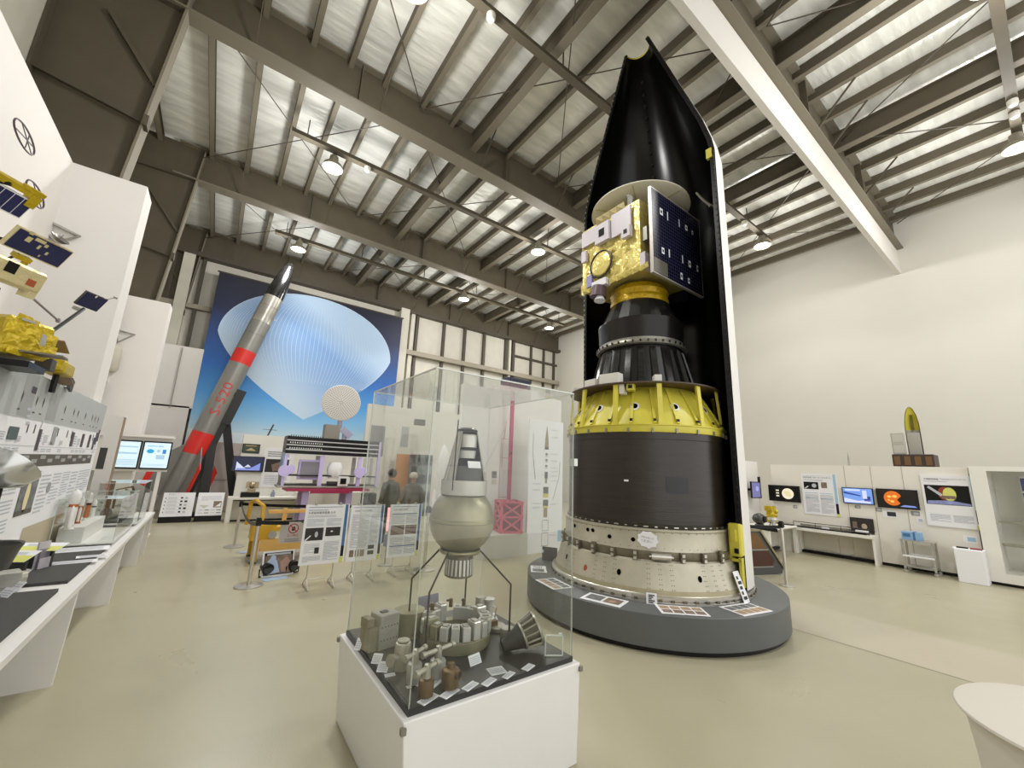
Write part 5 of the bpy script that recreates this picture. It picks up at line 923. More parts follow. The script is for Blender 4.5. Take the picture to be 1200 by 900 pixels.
for px, py, lab in ((311, 676, 'black floor spotlight before the leaning picture'), (342, 672, 'black floor spotlight at the right of the leaning picture')):
    p = onz(px, py); t = thing('floor_spotlight', lab, 'spotlight', p, R(20)); b = MB(); b.cyl((-.0, -.05, .1), (.0, .07, .13), .075, .06, 18, 0); b.cyl((0, -.052, .1), (0, -.055, .1), .06, n=16, m=1); b.build('lamp_head', [BLK, DGREY], t); b = MB(); b.tube([(-.09, 0, .11), (-.09, 0, .012), (.09, 0, .012), (.09, 0, .11)], .01, 6); b.build('lamp_yoke', BLK, t)
for px, py, lab in ((296, 657, 'pale blue paper on the floor by the cart leg'), (287, 647, 'pale blue paper under the cart foot'), (322, 678, 'pale blue paper under the leaning picture')): p = onz(px, py, .002); t = thing('floor_paper', lab, 'paper', p, R(10)); b = MB(); b.box((0, 0, .001), (.16 if px < 310 else .3, .16, .002)); b.build('paper', mat('paper_blue', '#9db6cc', .6), t)
# three posters on tube stands
def poster_face(b, w, h, kind, seed, mats=None): # materials: 0 paper 1 ink 2 grey 3 blue 4 photo 5 dark 6 yellow 7 brown
    f = frame((-w / 2, -.0125, 0), (1, 0, 0), (0, 0, 1)); q = w * .88
    b.rect(f, w * .9, h * .28, w * .97, h, 3); b.rect(f, w * .9, h * .1, w * .97, h * .28, 5); b.rect(f, w * .88, 0, w * .97, h * .09, 6)
    b.rect(f, w * .07, h * .955, q - .02, h * .963, 3)
    if kind == 1:
        b.lines(f, w * .07, h * .9, w * .5, h * .93, 2, 1, .7, seed); b.text(f, '水星磁気圏探査機 みお', w * .06, h * .845, w=w * .62, m=1); b.lines(f, w * .06, h * .79, w * .7, h * .83, 2, 2, .5, seed)
        b.lines(f, w * .06, h * .64, w * .44, h * .77, 2, 8, .5, seed); b.lines(f, w * .5, h * .64, w * .84, h * .77, 2, 8, .5, seed + 1); b.rect(f, w * .05, h * .4, w * .45, h * .61, 4); b.rect(f, w * .5, h * .46, w * .84, h * .61, 4)
        b.disc(f, w * .3, h * .5, w * .035, 2, 2, h * .05); b.disc(f, w * .64, h * .54, w * .03, 0, 2, h * .012); b.gon(f, [(w * .05, h * .41), (w * .17, h * .49), (w * .19, h * .48), (w * .08, h * .4)], 0, 2)
        b.lines(f, w * .07, h * .2, w * .4, h * .36, 2, 6, .4, seed + 2); b.rect(f, w * .3, h * .18, w * .4, h * .28, 4, 2); b.lines(f, w * .5, h * .06, w * .84, h * .38, 2, 16, .5, seed + 3); b.lines(f, w * .06, h * .05, w * .45, h * .15, 2, 5, .5, seed + 4)
    elif kind == 2:
        b.text(f, '水星探査の科学機器', w * .1, h * .88, w=w * .5, m=1); b.lines(f, w * .06, h * .24, w * .27, h * .84, 2, 26, .5, seed); b.lines(f, w * .3, h * .24, w * .56, h * .84, 2, 30, .5, seed + 1); b.lines(f, w * .6, h * .3, w * .85, h * .84, 2, 28, .5, seed + 2)
        for x in (.08, .24, .38): b.rect(f, w * x, h * .08, w * (x + .12), h * .2, 7)
        for y in (.1, .2): b.rect(f, w * .6, h * y, w * .78, h * (y + .07), 4)
    elif kind == 3:
        b.text(f, '水星 表面の観測', w * .08, h * .88, w=w * .45, m=1); b.lines(f, w * .06, h * .63, w * .46, h * .83, 2, 9, .5, seed); b.lines(f, w * .5, h * .63, w * .85, h * .83, 2, 9, .5, seed + 1); b.rect(f, w * .06, h * .81, w * .85, h * .825, 3, 2); b.rect(f, w * .05, h * .42, w * .47, h * .6, 7); b.rect(f, w * .5, h * .42, w * .86, h * .6, 7)
        b.lines(f, w * .06, h * .06, w * .46, h * .38, 2, 14, .5, seed + 3); b.lines(f, w * .5, h * .06, w * .85, h * .38, 2, 14, .5, seed + 4); b.rect(f, w * .06, h * .2, w * .85, h * .215, 3, 2)
    return f
PM = [PAPER, INK, INK3, BLU, PHOTO, BLK, YG, PHOTOB]
def poster_stand(x0, x1, y, z0, z1, lab, kind, rz=0.):
    t = thing('poster_stand', lab, 'poster stand', ((x0 + x1) / 2, y, 0), rz); w, h = x1 - x0, z1 - z0
    b = MB(MX.Translation((0, 0, z0))); b.box((0, 0, h / 2), (w, .024, h), 0); poster_face(b, w, h, kind, kind * 7); b.build('poster_board', PM, t)
    for sgn in (-1, 1):
        x = sgn * w * .28; b = MB(); b.tube([(x, .02, z1 + .02), (x, .02, .06)], .008, 8); b.tube([(x, .02, .1), (x, -.16, .012), (x, -.02, .012), (x, .2, .012), (x, .02, .13)], .008, 6); b.build('leg', ALU2, t)
        b = MB(); b.box((x, .0, z1 + .012), (.03, .04, .03)); b.build('clip', OLD2, t)
    b = MB(); b.tube([(-w * .28, .02, .1), (w * .28, .02, .1)], .007, 6); b.build('cross_bar', ALU2, t)
poster_stand(1.085, 1.63, 5.95, .28, 1.02, 'poster on a tube stand with two dark planet photos, leftmost of three', 1); poster_stand(1.67, 2.14, 6.0, .26, 1.0, 'poster on a tube stand with small photos along its foot, middle of three', 2); poster_stand(2.27, 2.77, 6.1, .24, .99, 'poster on a tube stand with two brown landscape photos, rightmost of three', 3)
t = thing('pink_lightbox', 'small glowing pink upright light between the middle and right poster stands', 'lamp', onz(451, 668) + V((.1, .3, 0))); b = MB(); b.box((0, 0, .7), (.06, .05, .36), 0); b.build('lit_tube', mat('pink_glow', '#ffb9c4', .4, emit=1.2), t); b = MB(); b.tube([(0, 0, .0), (0, 0, .55)], .012, 6); b.lathe([(.12, 0), (.12, .012), (.001, .014)], 20); b.build('lamp_stand', OLD2, t); b = MB(); b.disc(frame((0, -.03, .38), (1, 0, 0), (0, 0, 1)), 0, 0, .05, 0, 1, .09); b.box((0, 0, .38), (.1, .05, .18)); b.build('lamp_label', mat('label_bluegrey', '#8792a8', .5), t)

# ------------------------------------------------------------------ two visitors seen from behind
SKIN = mat('skin', '#a97f63', .55); HAIRD = mat('hair_dark', '#1d1815', .6); COAT = mat('coat_charcoal', '#45443f', .8, var=.08, vscale=20); COAT2 = mat('coat_brown_grey', '#565147', .8, var=.08, vscale=20); TROU = mat('trousers', '#2f2e2d', .8); SHOE = mat('shoe_black', '#161514', .5); CAPM = mat('knit_cap', '#b9b2a2', .85, var=.1, vscale=30)
def person(loc, rz, H, lab, coat, head, kind):
    t = thing('person', lab, 'person', loc, rz); k = H / 1.7
    J = {}; E = []; 
    def j(n, p, r, par=None): J[n] = (V(p) * k, r * k); (E.append((par, n)) if par else None)
    j('pel', (0, 0, .93), .155); j('spn', (0, .0, 1.12), .15, 'pel'); j('chs', (0, .01, 1.3), .165, 'spn'); j('nkb', (0, .0, 1.42), .085, 'chs'); j('nk', (0, -.005, 1.48), .056, 'nkb'); j('hd0', (0, -.015, 1.55), .08, 'nk'); j('hd1', (0, -.012, 1.62), .093, 'hd0'); j('hd2', (0, -.005, 1.665), .07, 'hd1')
    for s, nm in ((-1, 'l'), (1, 'r')):
        j(nm + 'sh', (s * .165, .0, 1.36), .078, 'chs'); j(nm + 'ua', (s * .215, .01, 1.25), .063, nm + 'sh'); j(nm + 'el', (s * .25, .02, 1.07), .05, nm + 'ua'); j(nm + 'fa', (s * .24, -.06, .95), .042, nm + 'el'); j(nm + 'wr', (s * .225, -.12, .85), .03, nm + 'fa'); j(nm + 'pm', (s * .222, -.145, .79), .03, nm + 'wr')
        for q, (dx, L) in enumerate(((-.026, .07), (-.009, .082), (.009, .078), (.026, .06))): j(nm + 'f%d' % q, (s * .222, -.16 + dx, .745), .0095, nm + 'pm'); j(nm + 'g%d' % q, (s * .212, -.155 + dx, .79 - L), .008, nm + 'f%d' % q)
        j(nm + 't', (s * .205, -.185, .78), .011, nm + 'pm'); j(nm + 't2', (s * .2, -.2, .745), .009, nm + 't')
        j(nm + 'hp', (s * .09, .0, .86), .105, 'pel'); j(nm + 'th', (s * .1, -.01, .68), .088, nm + 'hp'); j(nm + 'kn', (s * .105, -.015, .48), .064, nm + 'th'); j(nm + 'cf', (s * .108, .015, .33), .058, nm + 'kn'); j(nm + 'an', (s * .11, .02, .09), .04, nm + 'cf'); j(nm + 'ft', (s * .115, -.08, .045), .04, nm + 'an'); j(nm + 'to', (s * .12, -.15, .035), .032, nm + 'ft')
    names = list(J); ix = {n: i for i, n in enumerate(names)}
    me = bpy.data.meshes.new('skeleton'); me.from_pydata([tuple(J[n][0]) for n in names], [(ix[a], ix[c]) for a, c in E], []); o = bpy.data.objects.new('skeleton', me); COL.objects.link(o)
    md = o.modifiers.new('skin', 'SKIN'); md.use_smooth_shade = True; sv = me.skin_vertices[0].data
    for n in names: sv[ix[n]].radius = (J[n][1], J[n][1] * (.72 if n in ('pel', 'spn', 'chs') else 1)); sv[ix[n]].use_root = n == 'pel'
    sb = o.modifiers.new('sub', 'SUBSURF'); sb.levels = 2; bm2 = bpy.data.meshes.new_from_object(o.evaluated_get(bpy.context.evaluated_depsgraph_get())); bpy.data.objects.remove(o)
    bm2.name = 'body'; body = bpy.data.objects.new('body', bm2); COL.objects.link(body); body.parent = t; bm2.materials.clear()
    for m in (SKIN, coat, TROU, SHOE): bm2.materials.append(m)
    for p in bm2.polygons:
        c = p.center / k; p.use_smooth = True
        p.material_index = 3 if c.z < .09 else 0 if (c.z > 1.465 or (c.z < .85 and abs(c.x) > .19 and c.z > .6)) else 2 if c.z < .82 and abs(c.x) < .2 else 1
    b = MB(MX.Diagonal((k, k, k, 1))); b.lathe([(.128, .80), (.2, .80), (.205, .86), (.2, 1.0), (.195, 1.2), (.2, 1.3), (.17, 1.39), (.09, 1.445), (.07, 1.46)], 28, xf=MX.Diagonal((1.0, .68, 1, 1))); b.build('coat', coat, t)
    b = MB(MX.Diagonal((k, k, k, 1))); hc = V((0, -.01, 1.61))
    if kind == 'cap': b.ball(hc + V((0, .004, .03)), .102, 0, 24, 14, (1, 1.1, .92)); b.lathe([(.1, -.03), (.108, -.02), (.106, .015), (.1, .02)], 24, c=tuple(hc + V((0, .004, .01)))); b.build('cap', CAPM, t)
    else: b.ball(hc + V((0, .02, .012)), .106, 0, 24, 14, (1, 1.06, 1.02)); b.build('hair', HAIRD, t)
    # face: brow, nose, lips and ears
    b = MB(MX.Diagonal((k, k, k, 1))); b.hull([(-.014, -.1, 1.575), (.014, -.1, 1.575), (0, -.125, 1.58), (0, -.098, 1.63)]); b.build('nose', SKIN, t)
    for s in (-1, 1): b = MB(MX.Diagonal((k, k, k, 1))); b.ball((s * .094, .0, 1.595), .03, 0, 12, 8, (.4, .7, 1)); b.build('ear', SKIN, t); b = MB(MX.Diagonal((k, k, k, 1))); b.ball((s * .034, -.088, 1.622), .012, 0, 10, 8); b.build('eye', PAPER, t)
    b = MB(MX.Diagonal((k, k, k, 1))); b.ball((0, -.092, 1.548), .024, 0, 12, 8, (1, .4, .3)); b.build('lips', mat('lips', '#8f5a4d', .5), t)
    return t
person(V((3.03, 8.26, 0)), R(200), 1.46, 'person with dark hair and charcoal coat standing behind the poster boards', COAT, None, 'hair'); person(V((3.44, 8.1, 0)), R(170), 1.41, 'person in a pale knit cap and brown-grey coat beside the dark-haired one', COAT2, None, 'cap')

# ------------------------------------------------------------------ white corner with the pink crate and the exploded rocket drawing
t = thing('corner_partition', 'tall white partition with a tower drawing behind the pink crate', 'partition', (5.0, 7.05, 0)); b = MB(); b.box((.25, .06, 1.62), (2.7, .12, 3.24)); f = frame((-1.1, -.0005, 0), (1, 0, 0), (0, 0, 1))
TR = mat('drawing_rose', '#c98f93', .6)
for a_, c_ in (((.98, .95), (.98, 2.2)), ((1.25, .95), (1.25, 2.25)), ((.98, 2.2), (1.25, 2.2)), ((.98, 1.0), (1.25, 1.0)), ((1.05, 2.2), (1.1, 2.6)), ((.55, 1.5), (1.05, 2.4)), ((1.02, 1.8), (1.22, 1.8)), ((1.02, 1.6), (1.02, 2.1))):
    d = V((c_[0] - a_[0], c_[1] - a_[1])).normalized() * .006; n = V((-d.y, d.x)); b.gon(f, [(a_[0] - n.x, a_[1] - n.y), (c_[0] - n.x, c_[1] - n.y), (c_[0] + n.x, c_[1] + n.y), (a_[0] + n.x, a_[1] + n.y)], 1 if a_[0] > .9 else 2, 2)
b.rect(f, .5, 1.1, .66, 1.5, 3); b.lines(f, .52, 1.12, .64, 1.48, 2, 8, .4, 3, 2); b.rect(f, .78, 1.38, .9, 1.52, 4, 2); b.rect(f, .78, 1.25, .9, 1.36, 3, 2)
b.build('partition_panel', [PARTM, TR, INK3, mat('note_sheet', '#c5bfae', .6), PHOTOG], t)
t = thing('storage_block', 'white box on top of the white partition, under the dark blue crate', 'box', (5.45, 7.35, 0)); b = MB(); b.box((0, .1, 1.7), (1.15, .45, 3.4)); b.build('box_body', PARTM, t)
t = thing('blue_crate', 'dark blue plastic crate on the white box above the partition', 'crate', (5.5, 7.45, 3.4)); b = MB()
for q, d in (((0, 0, .01), (.62, .34, .02)), ((0, -.165, .12), (.62, .015, .22)), ((0, .165, .12), (.62, .015, .22)), ((-.3, 0, .12), (.015, .34, .22)), ((.3, 0, .12), (.015, .34, .22))): b.box(q, d)
for i in range(7): b.box((-.27 + i * .09, -.178, .11), (.02, .014, .2))
b.box((0, -.18, .21), (.64, .02, .03)); b.box((0, .0, .235), (.6, .32, .012)); b.build('crate_body', mat('crate_blue', '#2b3044', .5), t)
t = thing('white_pedestal', 'low white pedestal under the pink crate', 'pedestal', (4.55, 6.55, 0)); b = MB(); b.box((0, .1, .2), (1.05, .7, .4)); b.build('pedestal_body', mat('pedestal_grey', '#c6c2ba', .55), t)
PINK = mat('crate_pink', '#cf5a68', .5, var=.08)
t = thing('pink_crate', 'pink lattice crate with crossed braces on the low white pedestal', 'crate', (4.78, 6.55, .4), R(-18))
def lattice(face, u, w, h, nm):
    b = MB(face); b.box((0, 0, .02), (w, .025, .04)); b.box((0, 0, h - .02), (w, .025, .04)); 
    for x in (-w / 2 + .015, w / 2 - .015): b.box((x, 0, h / 2), (.03, .025, h))
    b.box((0, 0, h / 2), (w, .02, .03))
    for z0 in (0.02, h / 2): b.bar((-w / 2, -.004, z0), (w / 2, -.004, z0 + h / 2 - .02), .032, .032); b.bar((-w / 2, -.004, z0 + h / 2 - .02), (w / 2, -.004, z0), .032, .032)
    b.box((0, .012, h / 2), (w - .02, .004, h - .02), 1); b.build(nm, [PINK, mat('crate_pink_deep', '#7d2634', .7)], t)
lattice(MX.Translation((.0, -.22, 0)), 0, .42, .58, 'lattice_side'); lattice(MX.Translation((-.21, 0, 0)) @ MX.Rotation(R(-90), 4, 'Z'), 0, .44, .58, 'lattice_side'); lattice(MX.Translation((.21, 0, 0)) @ MX.Rotation(R(90), 4, 'Z'), 0, .44, .58, 'lattice_side'); lattice(MX.Translation((0, .22, 0)), 0, .42, .58, 'lattice_side')
t = thing('pink_pole', 'tall magenta pole standing behind the pink crate', 'pole', (5.0, 6.86, .4)); b = MB(); b.box((0, 0, 1.3), (.07, .05, 2.6)); b.box((0, 0, .02), (.2, .1, .04)); b.box((0, -.03, 1.5), (.03, .02, .04), 1); b.build('pole_body', [mat('pole_magenta', '#b83f66', .5), BLK], t)
t = thing('drawing_panel', 'tall white panel with an exploded rocket drawing left of the tall rocket', 'panel', (5.55, 6.35, 0)); b = MB(); b.box((0, .02, 1.3), (.92, .04, 2.6)); f = frame((-.46, -.0005, 0), (1, 0, 0), (0, 0, 1)); c_ = .46
b.gon(f, [(c_ - .055, 2.0), (c_ - .045, 2.2), (c_, 2.5), (c_ + .045, 2.2), (c_ + .055, 2.0)], 1); b.rect(f, c_ - .055, 2.0, c_ + .055, 2.05, 2, 2)
for z in (1.9, 1.78, 1.66): b.disc(f, c_, z, .035, 2, 1, .03); b.rect(f, c_ - .03, z - .05, c_ + .02, z, 3, 2)
b.rect(f, c_ - .04, 1.42, c_ + .04, 1.55, 2); b.rect(f, c_ - .03, 1.32, c_ + .03, 1.42, 1); b.rect(f, c_ - .07, 1.12, c_ + .07, 1.25, 2); b.rect(f, c_ - .07, 1.04, c_ + .07, 1.12, 4, 2); b.rect(f, c_ - .07, .86, c_ + .07, 1.0, 2); b.rect(f, c_ - .07, .84, c_ + .07, .88, 4, 2); b.rect(f, c_ - .05, .66, c_ + .05, .84, 1)
for z0, z1 in ((.4, .6), (.12, .36)):
    for e in (-.08, .08): b.rect(f, c_ + e - .004, z0, c_ + e + .004, z1, 2)
    b.rect(f, c_ - .08, z0, c_ + .08, z0 + .008, 2); b.rect(f, c_ - .08, z1, c_ + .08, z1 + .008, 2)
b.gon(f, [(.09, 2.3), (.1, 2.3), (.1, 1.9), (.18, 1.4), (.165, 1.4), (.09, 1.9)], 2); b.gon(f, [(.83, 1.75), (.84, 1.75), (.82, 1.45), (.66, 1.0), (.65, 1.0), (.81, 1.45)], 2)
for i, z in enumerate((2.4, 2.25, 1.9, 1.76, 1.62, 1.55, 1.46, 1.36, .9, .3)): b.lines(f, c_ + .12, z, c_ + .3, z + .03, 3, 2, .5, i)
for i, z in enumerate((1.3, 1.18, .92, .84)): b.lines(f, c_ - .34, z, c_ - .14, z + .03, 3, 2, .5, i + 20)
b.rect(f, .8, .18, .9, .4, 5); b.build('panel_sheet', [PAPER, mat('drawing_tan', '#9a8a6c', .6), mat('drawing_grey', '#5e5c57', .6), INK3, mat('drawing_yellow', '#d2c26a', .6), LBLU], t)
t = thing('white_rocket_model', 'slim white rocket model standing by the partition behind the round tank', 'model rocket', (4.55, 9.0, 0)); b = MB(); b.lathe([(.14, 0), (.14, .05), (.11, .06), (.11, 1.25), (.14, 1.35), (.14, 1.6), (.12, 1.8), (.07, 1.98), (.001, 2.1)], 28); b.build('rocket_body', RWH, t)
for s in (-1, 1): b = MB(); b.lathe([(.05, 0), (.05, .85), (.03, .98), (.001, 1.05)], 18, c=(s * .17, 0, 0)); b.build('side_booster', RWH, t)
# ------------------------------------------------------------------ right side: display wall, bench, glass cabinet
RX = 11.1
def rface(y, z): return frame((RX - .001, y, z), (0, -1, 0), (0, 0, 1))
RWM = mat('display_cream', '#e3ded3', .6)
t = thing('right_display_wall', 'long low cream display wall along the right side with a built-in desk', 'display wall', (RX, 2.6, 0))
b = MB(); b.span((0, -1.5, .06), (.75, -.07, 1.94)); b.span((0, -.07, .62), (.75, 1.24, 1.94)); b.span((.12, -.07, .06), (.75, 1.24, .62)); b.span((0, 1.24, .06), (.75, 1.75, 1.94)); b.build('wall_body', RWM, t)
b = MB(); b.span((.03, -1.5, 0), (.7, 1.75, .06)); b.build('toe_kick', BLK, t)
b = MB(); b.span((-.32, -.12, .5), (.11, 1.3, .56)); b.build('desk_top', DW, t); 
for y in (-.12, 1.26): b = MB(); b.span((-.3, y, 0), (.02, y + .04, .5)); b.build('desk_leg', DW, t)
b = MB(); b.span((.1, -.06, .08), (.118, .56, .46)); b.span((.1, .58, .08), (.118, 1.22, .46)); b.build('knee_panel', mat('shaded_panel_beige', '#cdc7b8', .6), t)  # beige knee panels, darkened for the shade of the desk recess
b = MB(); b.span((-.28, 0, .56), (-.1, 1.26, .585), 0); b.build('desk_tray', BLK, t); b = MB(); b.tube([(-.3, -.05, .68), (-.3, 1.26, .68)], .008, 6)
for y in (-.05, .4, .85, 1.26): b.tube([(-.3, y, .56), (-.3, y, .68)], .006, 6)
b.build('desk_rail', DGREY, t); b = MB(); b.box((-.2, .08, .62), (.1, .2, .03)); b.box((-.2, .7, .6), (.06, .12, .03)); b.build('desk_label', PAPER, t)
b = MB(); [b.span((-.004, y, .06), (0.004, y + .008, 1.94)) for y in (-.62, -.14, .3)]; b.build('panel_seam', mat('seam_beige', '#aaa494', .6), t)
def wallthing(name, lab, cat, y0, y1, z0, z1, fn, mats, part, th=.05, x=RX):
    t = thing(name, lab, cat, (x, (y0 + y1) / 2, (z0 + z1) / 2)); w, h = abs(y0 - y1), z1 - z0
    b = MB(); b.box((-th / 2, 0, 0), (th, w, h), 0); f = frame((-th - .0005, w / 2, -h / 2), (0, -1, 0), (0, 0, 1)); fn(b, f, w, h); b.build(part, mats, t); return t
def venus(b, f, w, h):
    b.rect(f, .02, .02, w - .02, h - .02, 0); b.disc(f, w * .63, h * .5, h * .33, 1, 2); b.disc(f, w * .61, h * .55, h * .2, 2, 3, h * .12); b.disc(f, w * .66, h * .4, h * .16, 2, 3, h * .08)
    for i in range(3): b.rect(f, w * .25, h * (.3 + i * .17), w * .35, h * (.38 + i * .17), 1, 2)
wallthing('television', 'television showing a pale round planet on the right display wall', 'television', 4.42, 3.77, 1.08, 1.45, venus, [BLK, SCR('planet_cream', '#e2dac2', .8), SCR('planet_tan', '#cfc4a0', .8)], 'television_body')
def akatsuki(b, f, w, h):
    b.rect(f, w * .9, h * .3, w * .97, h, 3); b.rect(f, w * .9, h * .06, w * .97, h * .3, 5); b.rect(f, w * .9, 0, w * .99, h * .06, 6); b.rect(f, w * .06, h * .95, w * .85, h * .956, 2); b.text(f, '金星探査機「あかつき」(PLANET-C)', w * .06, h * .89, w=w * .78, m=1); b.lines(f, w * .07, h * .83, w * .62, h * .875, 2, 2, .5, 1)
    b.rect(f, w * .06, h * .62, w * .48, h * .8, 5); b.disc(f, w * .36, h * .71, h * .05, 2, 2); b.gon(f, [(w * .08, h * .64), (w * .18, h * .7), (w * .2, h * .685), (w * .1, h * .63)], 0, 2); b.rect(f, w * .56, h * .66, w * .72, h * .8, 7)
    for y in (.52, .39): b.rect(f, w * .07, h * y, w * .44, h * (y + .015), 3); b.rect(f, w * .5, h * y, w * .85, h * (y + .015), 3)
    b.lines(f, w * .07, h * .05, w * .45, h * .5, 2, 20, .5, 3); b.lines(f, w * .5, h * .05, w * .85, h * .5, 2, 20, .5, 4)
wallthing('wall_poster', 'white poster with a dark planet picture and blue side stripe, between two televisions', 'poster', 3.72, 3.05, .85, 1.74, akatsuki, [PAPER, INK, INK3, LBLU, PHOTO, BLK, YG, PHOTOB], 'poster_sheet', .015)
def bluetv(b, f, w, h):
    b.rect(f, .015, .015, w - .015, h - .015, 1); b.gon(f, [(w * .05, h * .35), (w * .5, h * .2), (w * .9, h * .3), (w * .9, h * .08), (w * .05, h * .08)], 2, 2); b.gon(f, [(w * .05, h * .75), (w * .6, h * .55), (w * .6, h * .48), (w * .05, h * .62)], 3, 2); b.rect(f, w * .66, h * .35, w * .8, h * .85, 2, 3); b.rect(f, w * .7, h * .2, w * .9, h * .5, 3, 2); b.rect(f, w * .1, h * .8, w * .6, h * .9, 2, 2)
wallthing('television', 'television with a blue and white picture right of the planet poster', 'television', 2.97, 2.46, 1.15, 1.48, bluetv, [BLK, SCR('tv_skyblue', '#6f93dd', .8), SCR('tv_white', '#c8d0f0', .7), SCR('tv_deep', '#2f4690', .5)], 'television_body')
def suntv(b, f, w, h):
    b.rect(f, .015, .015, w - .015, h - .015, 4); n = 20; pts = [(w * .4 + w * .22 * math.cos(R(20) + i * R(300) / n), h * .52 + h * .38 * math.sin(R(20) + i * R(300) / n)) for i in range(n + 1)]; b.gon(f, pts + [(w * .5, h * .45)], 1, 2)
    for x, y, r_ in ((.32, .6, .05), (.45, .62, .06), (.38, .35, .05), (.3, .42, .03)): b.disc(f, w * x, h * y, w * r_, 2, 3, h * r_ * 1.2)
    b.gon(f, [(w * .55, h * .1), (w * .95, h * .1), (w * .9, h * .18), (w * .65, h * .2)], 3, 2)
wallthing('television', 'television showing an orange sun with a bite taken out of it', 'television', 2.41, 1.8, 1.12, 1.49, suntv, [BLK, SCR('sun_orange', '#c8651c', .8), SCR('sun_yellow', '#f2b257', .9), SCR('tv_blue', '#7d8fd8', .6), SCR('tv_space', '#120d0c', .3)], 'television_body')
def hinode(b, f, w, h):
    b.rect(f, w * .9, h * .35, w * .96, h, 3); b.rect(f, w * .9, h * .1, w * .96, h * .35, 5); b.rect(f, w * .88, 0, w * .98, h * .08, 6); b.text(f, '太陽観測衛星「ひので」', w * .06, h * .9, w=w * .5, m=1); b.lines(f, w * .06, h * .865, w * .5, h * .885, 2, 1, .6, 1); b.text(f, '(SOLAR-B)', w * .58, h * .9, h=h * .04, m=2)
    b.rect(f, w * .05, h * .42, w * .86, h * .8, 5); b.disc(f, w * .42, h * .64, w * .13, 8, 2, h * .13); b.disc(f, w * .5, h * .63, w * .12, 6, 3, h * .13); b.gon(f, [(w * .1, h * .75), (w * .14, h * .78), (w * .38, h * .62), (w * .34, h * .58)], 2, 4); b.rect(f, w * .36, h * .54, w * .6, h * .6, 7, 4); b.gon(f, [(w * .06, h * .43), (w * .85, h * .43), (w * .85, h * .46), (w * .5, h * .51), (w * .08, h * .49)], 4, 3)
    b.lines(f, w * .08, h * .1, w * .45, h * .24, 2, 6, .5, 3); b.lines(f, w * .5, h * .1, w * .85, h * .24, 2, 7, .6, 4)
wallthing('wall_poster', 'white poster with a yellow sun picture and blue side stripe beside the white column', 'poster', 1.73, 1.02, .86, 1.79, hinode, [PAPER, INK, INK3, LBLU, mat('print_earth', '#8c93c4', .5, var=.2, vscale=15), BLK, YG, PHOTOB, mat('print_rust', '#8e3a22', .5)], 'poster_sheet', .03)
wallthing('dark_photo', 'dark photo print standing on the right desk', 'photo', 2.9, 2.52, .6, .87, lambda b, f, w, h: (b.rect(f, 0, 0, w, h, 1), b.disc(f, w * .6, h * .4, w * .12, 2, 2, h * .2), b.rect(f, w * .1, h * .2, w * .3, h * .7, 3, 2)), [BLK, PHOTO, mat('photo_pale', '#b9a690', .5), PHOTOB], 'photo_print', .02, RX - .02)
for y, z, w, h, lab, m in ((2.25, 1.0, .22, .14, 'small black and white picture under the sun television', 0), (2.42, 1.07, .1, .08, 'small grey label under the left of the sun television', 1), (1.88, 1.05, .12, .08, 'small grey label under the right of the sun television', 1), (1.83, .93, .1, .09, 'tiny white card right of the sun television label', 2), (1.22, .68, .17, .12, 'blue-grey notice on the wall above the white box', 3), (2.75, 1.09, .09, .06, 'small grey label under the blue picture television', 1), (3.9, .98, .08, .07, 'small grey label under the planet television', 1)):
    wallthing('wall_label', lab, 'label', y + w / 2, y - w / 2, z - h / 2, z + h / 2, lambda b, f, w, h: b.rect(f, w * .3, h * .2, w * .9, h * .8, 1), [PAPER if m != 1 else mat('label_grey', '#8f8a82', .6), (INK if m == 0 else INK3 if m != 3 else LBLU)], 'label_sheet', .006)
# column and glass cabinet at the far right
t = thing('glass_cabinet', 'white framed glass cabinet with blue solar panels inside, at the right edge', 'cabinet', (10.95, .15, 0))
b = MB(); b.span((0, .72, .05), (.85, .92, 1.96)); b.span((0, -1.2, .05), (.85, .72, .2)); b.span((0, -1.2, 1.88), (.85, .72, 1.96)); b.span((.8, -1.2, .2), (.85, .72, 1.88)); b.build('cabinet_frame', DW, t); b = MB(); b.span((.04, -1.2, 0), (.8, .9, .05)); b.build('cabinet_toe', BLK, t)
b = MB(); pane(b, (.02, -1.2, .2), (.028, .72, 1.88)); b.build('glass_front', [GL, GEDGE], t, smooth=0)
b = MB(); b.span((.06, -1.2, 1.02), (.1, .7, 1.05)); b.span((.06, -1.2, .66), (.1, .7, .69)); b.span((.3, -1.2, .62), (.6, .7, .64)); b.build('inner_rail', OLD, t)
t2 = thing('solar_array_model', 'blue solar panel model standing inside the right glass cabinet', 'model', (11.5, .05, .2)); b = MB(); b.box((0, .15, 1.1), (.03, .7, 1.0), 0); f = frame((-.016, .5, .6), (0, -1, 0), (0, 0, 1))
for i in range(4): b.rect(f, 0.01, i * .25 + .01, .69, i * .25 + .23, 1)
b.build('cell_panel', [PAPER, mat('cell_blue', '#31407c', .3, var=.12, vscale=20)], t2); b = MB(); b.box((0, .15, .3), (.06, .06, .6)); b.box((0, .15, .02), (.2, .4, .04)); b.build('panel_stand', OLD, t2)
t2 = thing('instrument_wheel', 'dark round instrument on the rail inside the right glass cabinet', 'instrument', (11.2, .45, 1.055)); b = MB(); b.cyl((-.05, 0, .06), (.05, 0, .06), .06, n=20); b.cyl((-.05, -.2, .07), (.05, -.2, .07), .07, n=20); b.box((0, -.1, .02), (.08, .4, .04)); b.build('instrument_body', GREASE, t2)
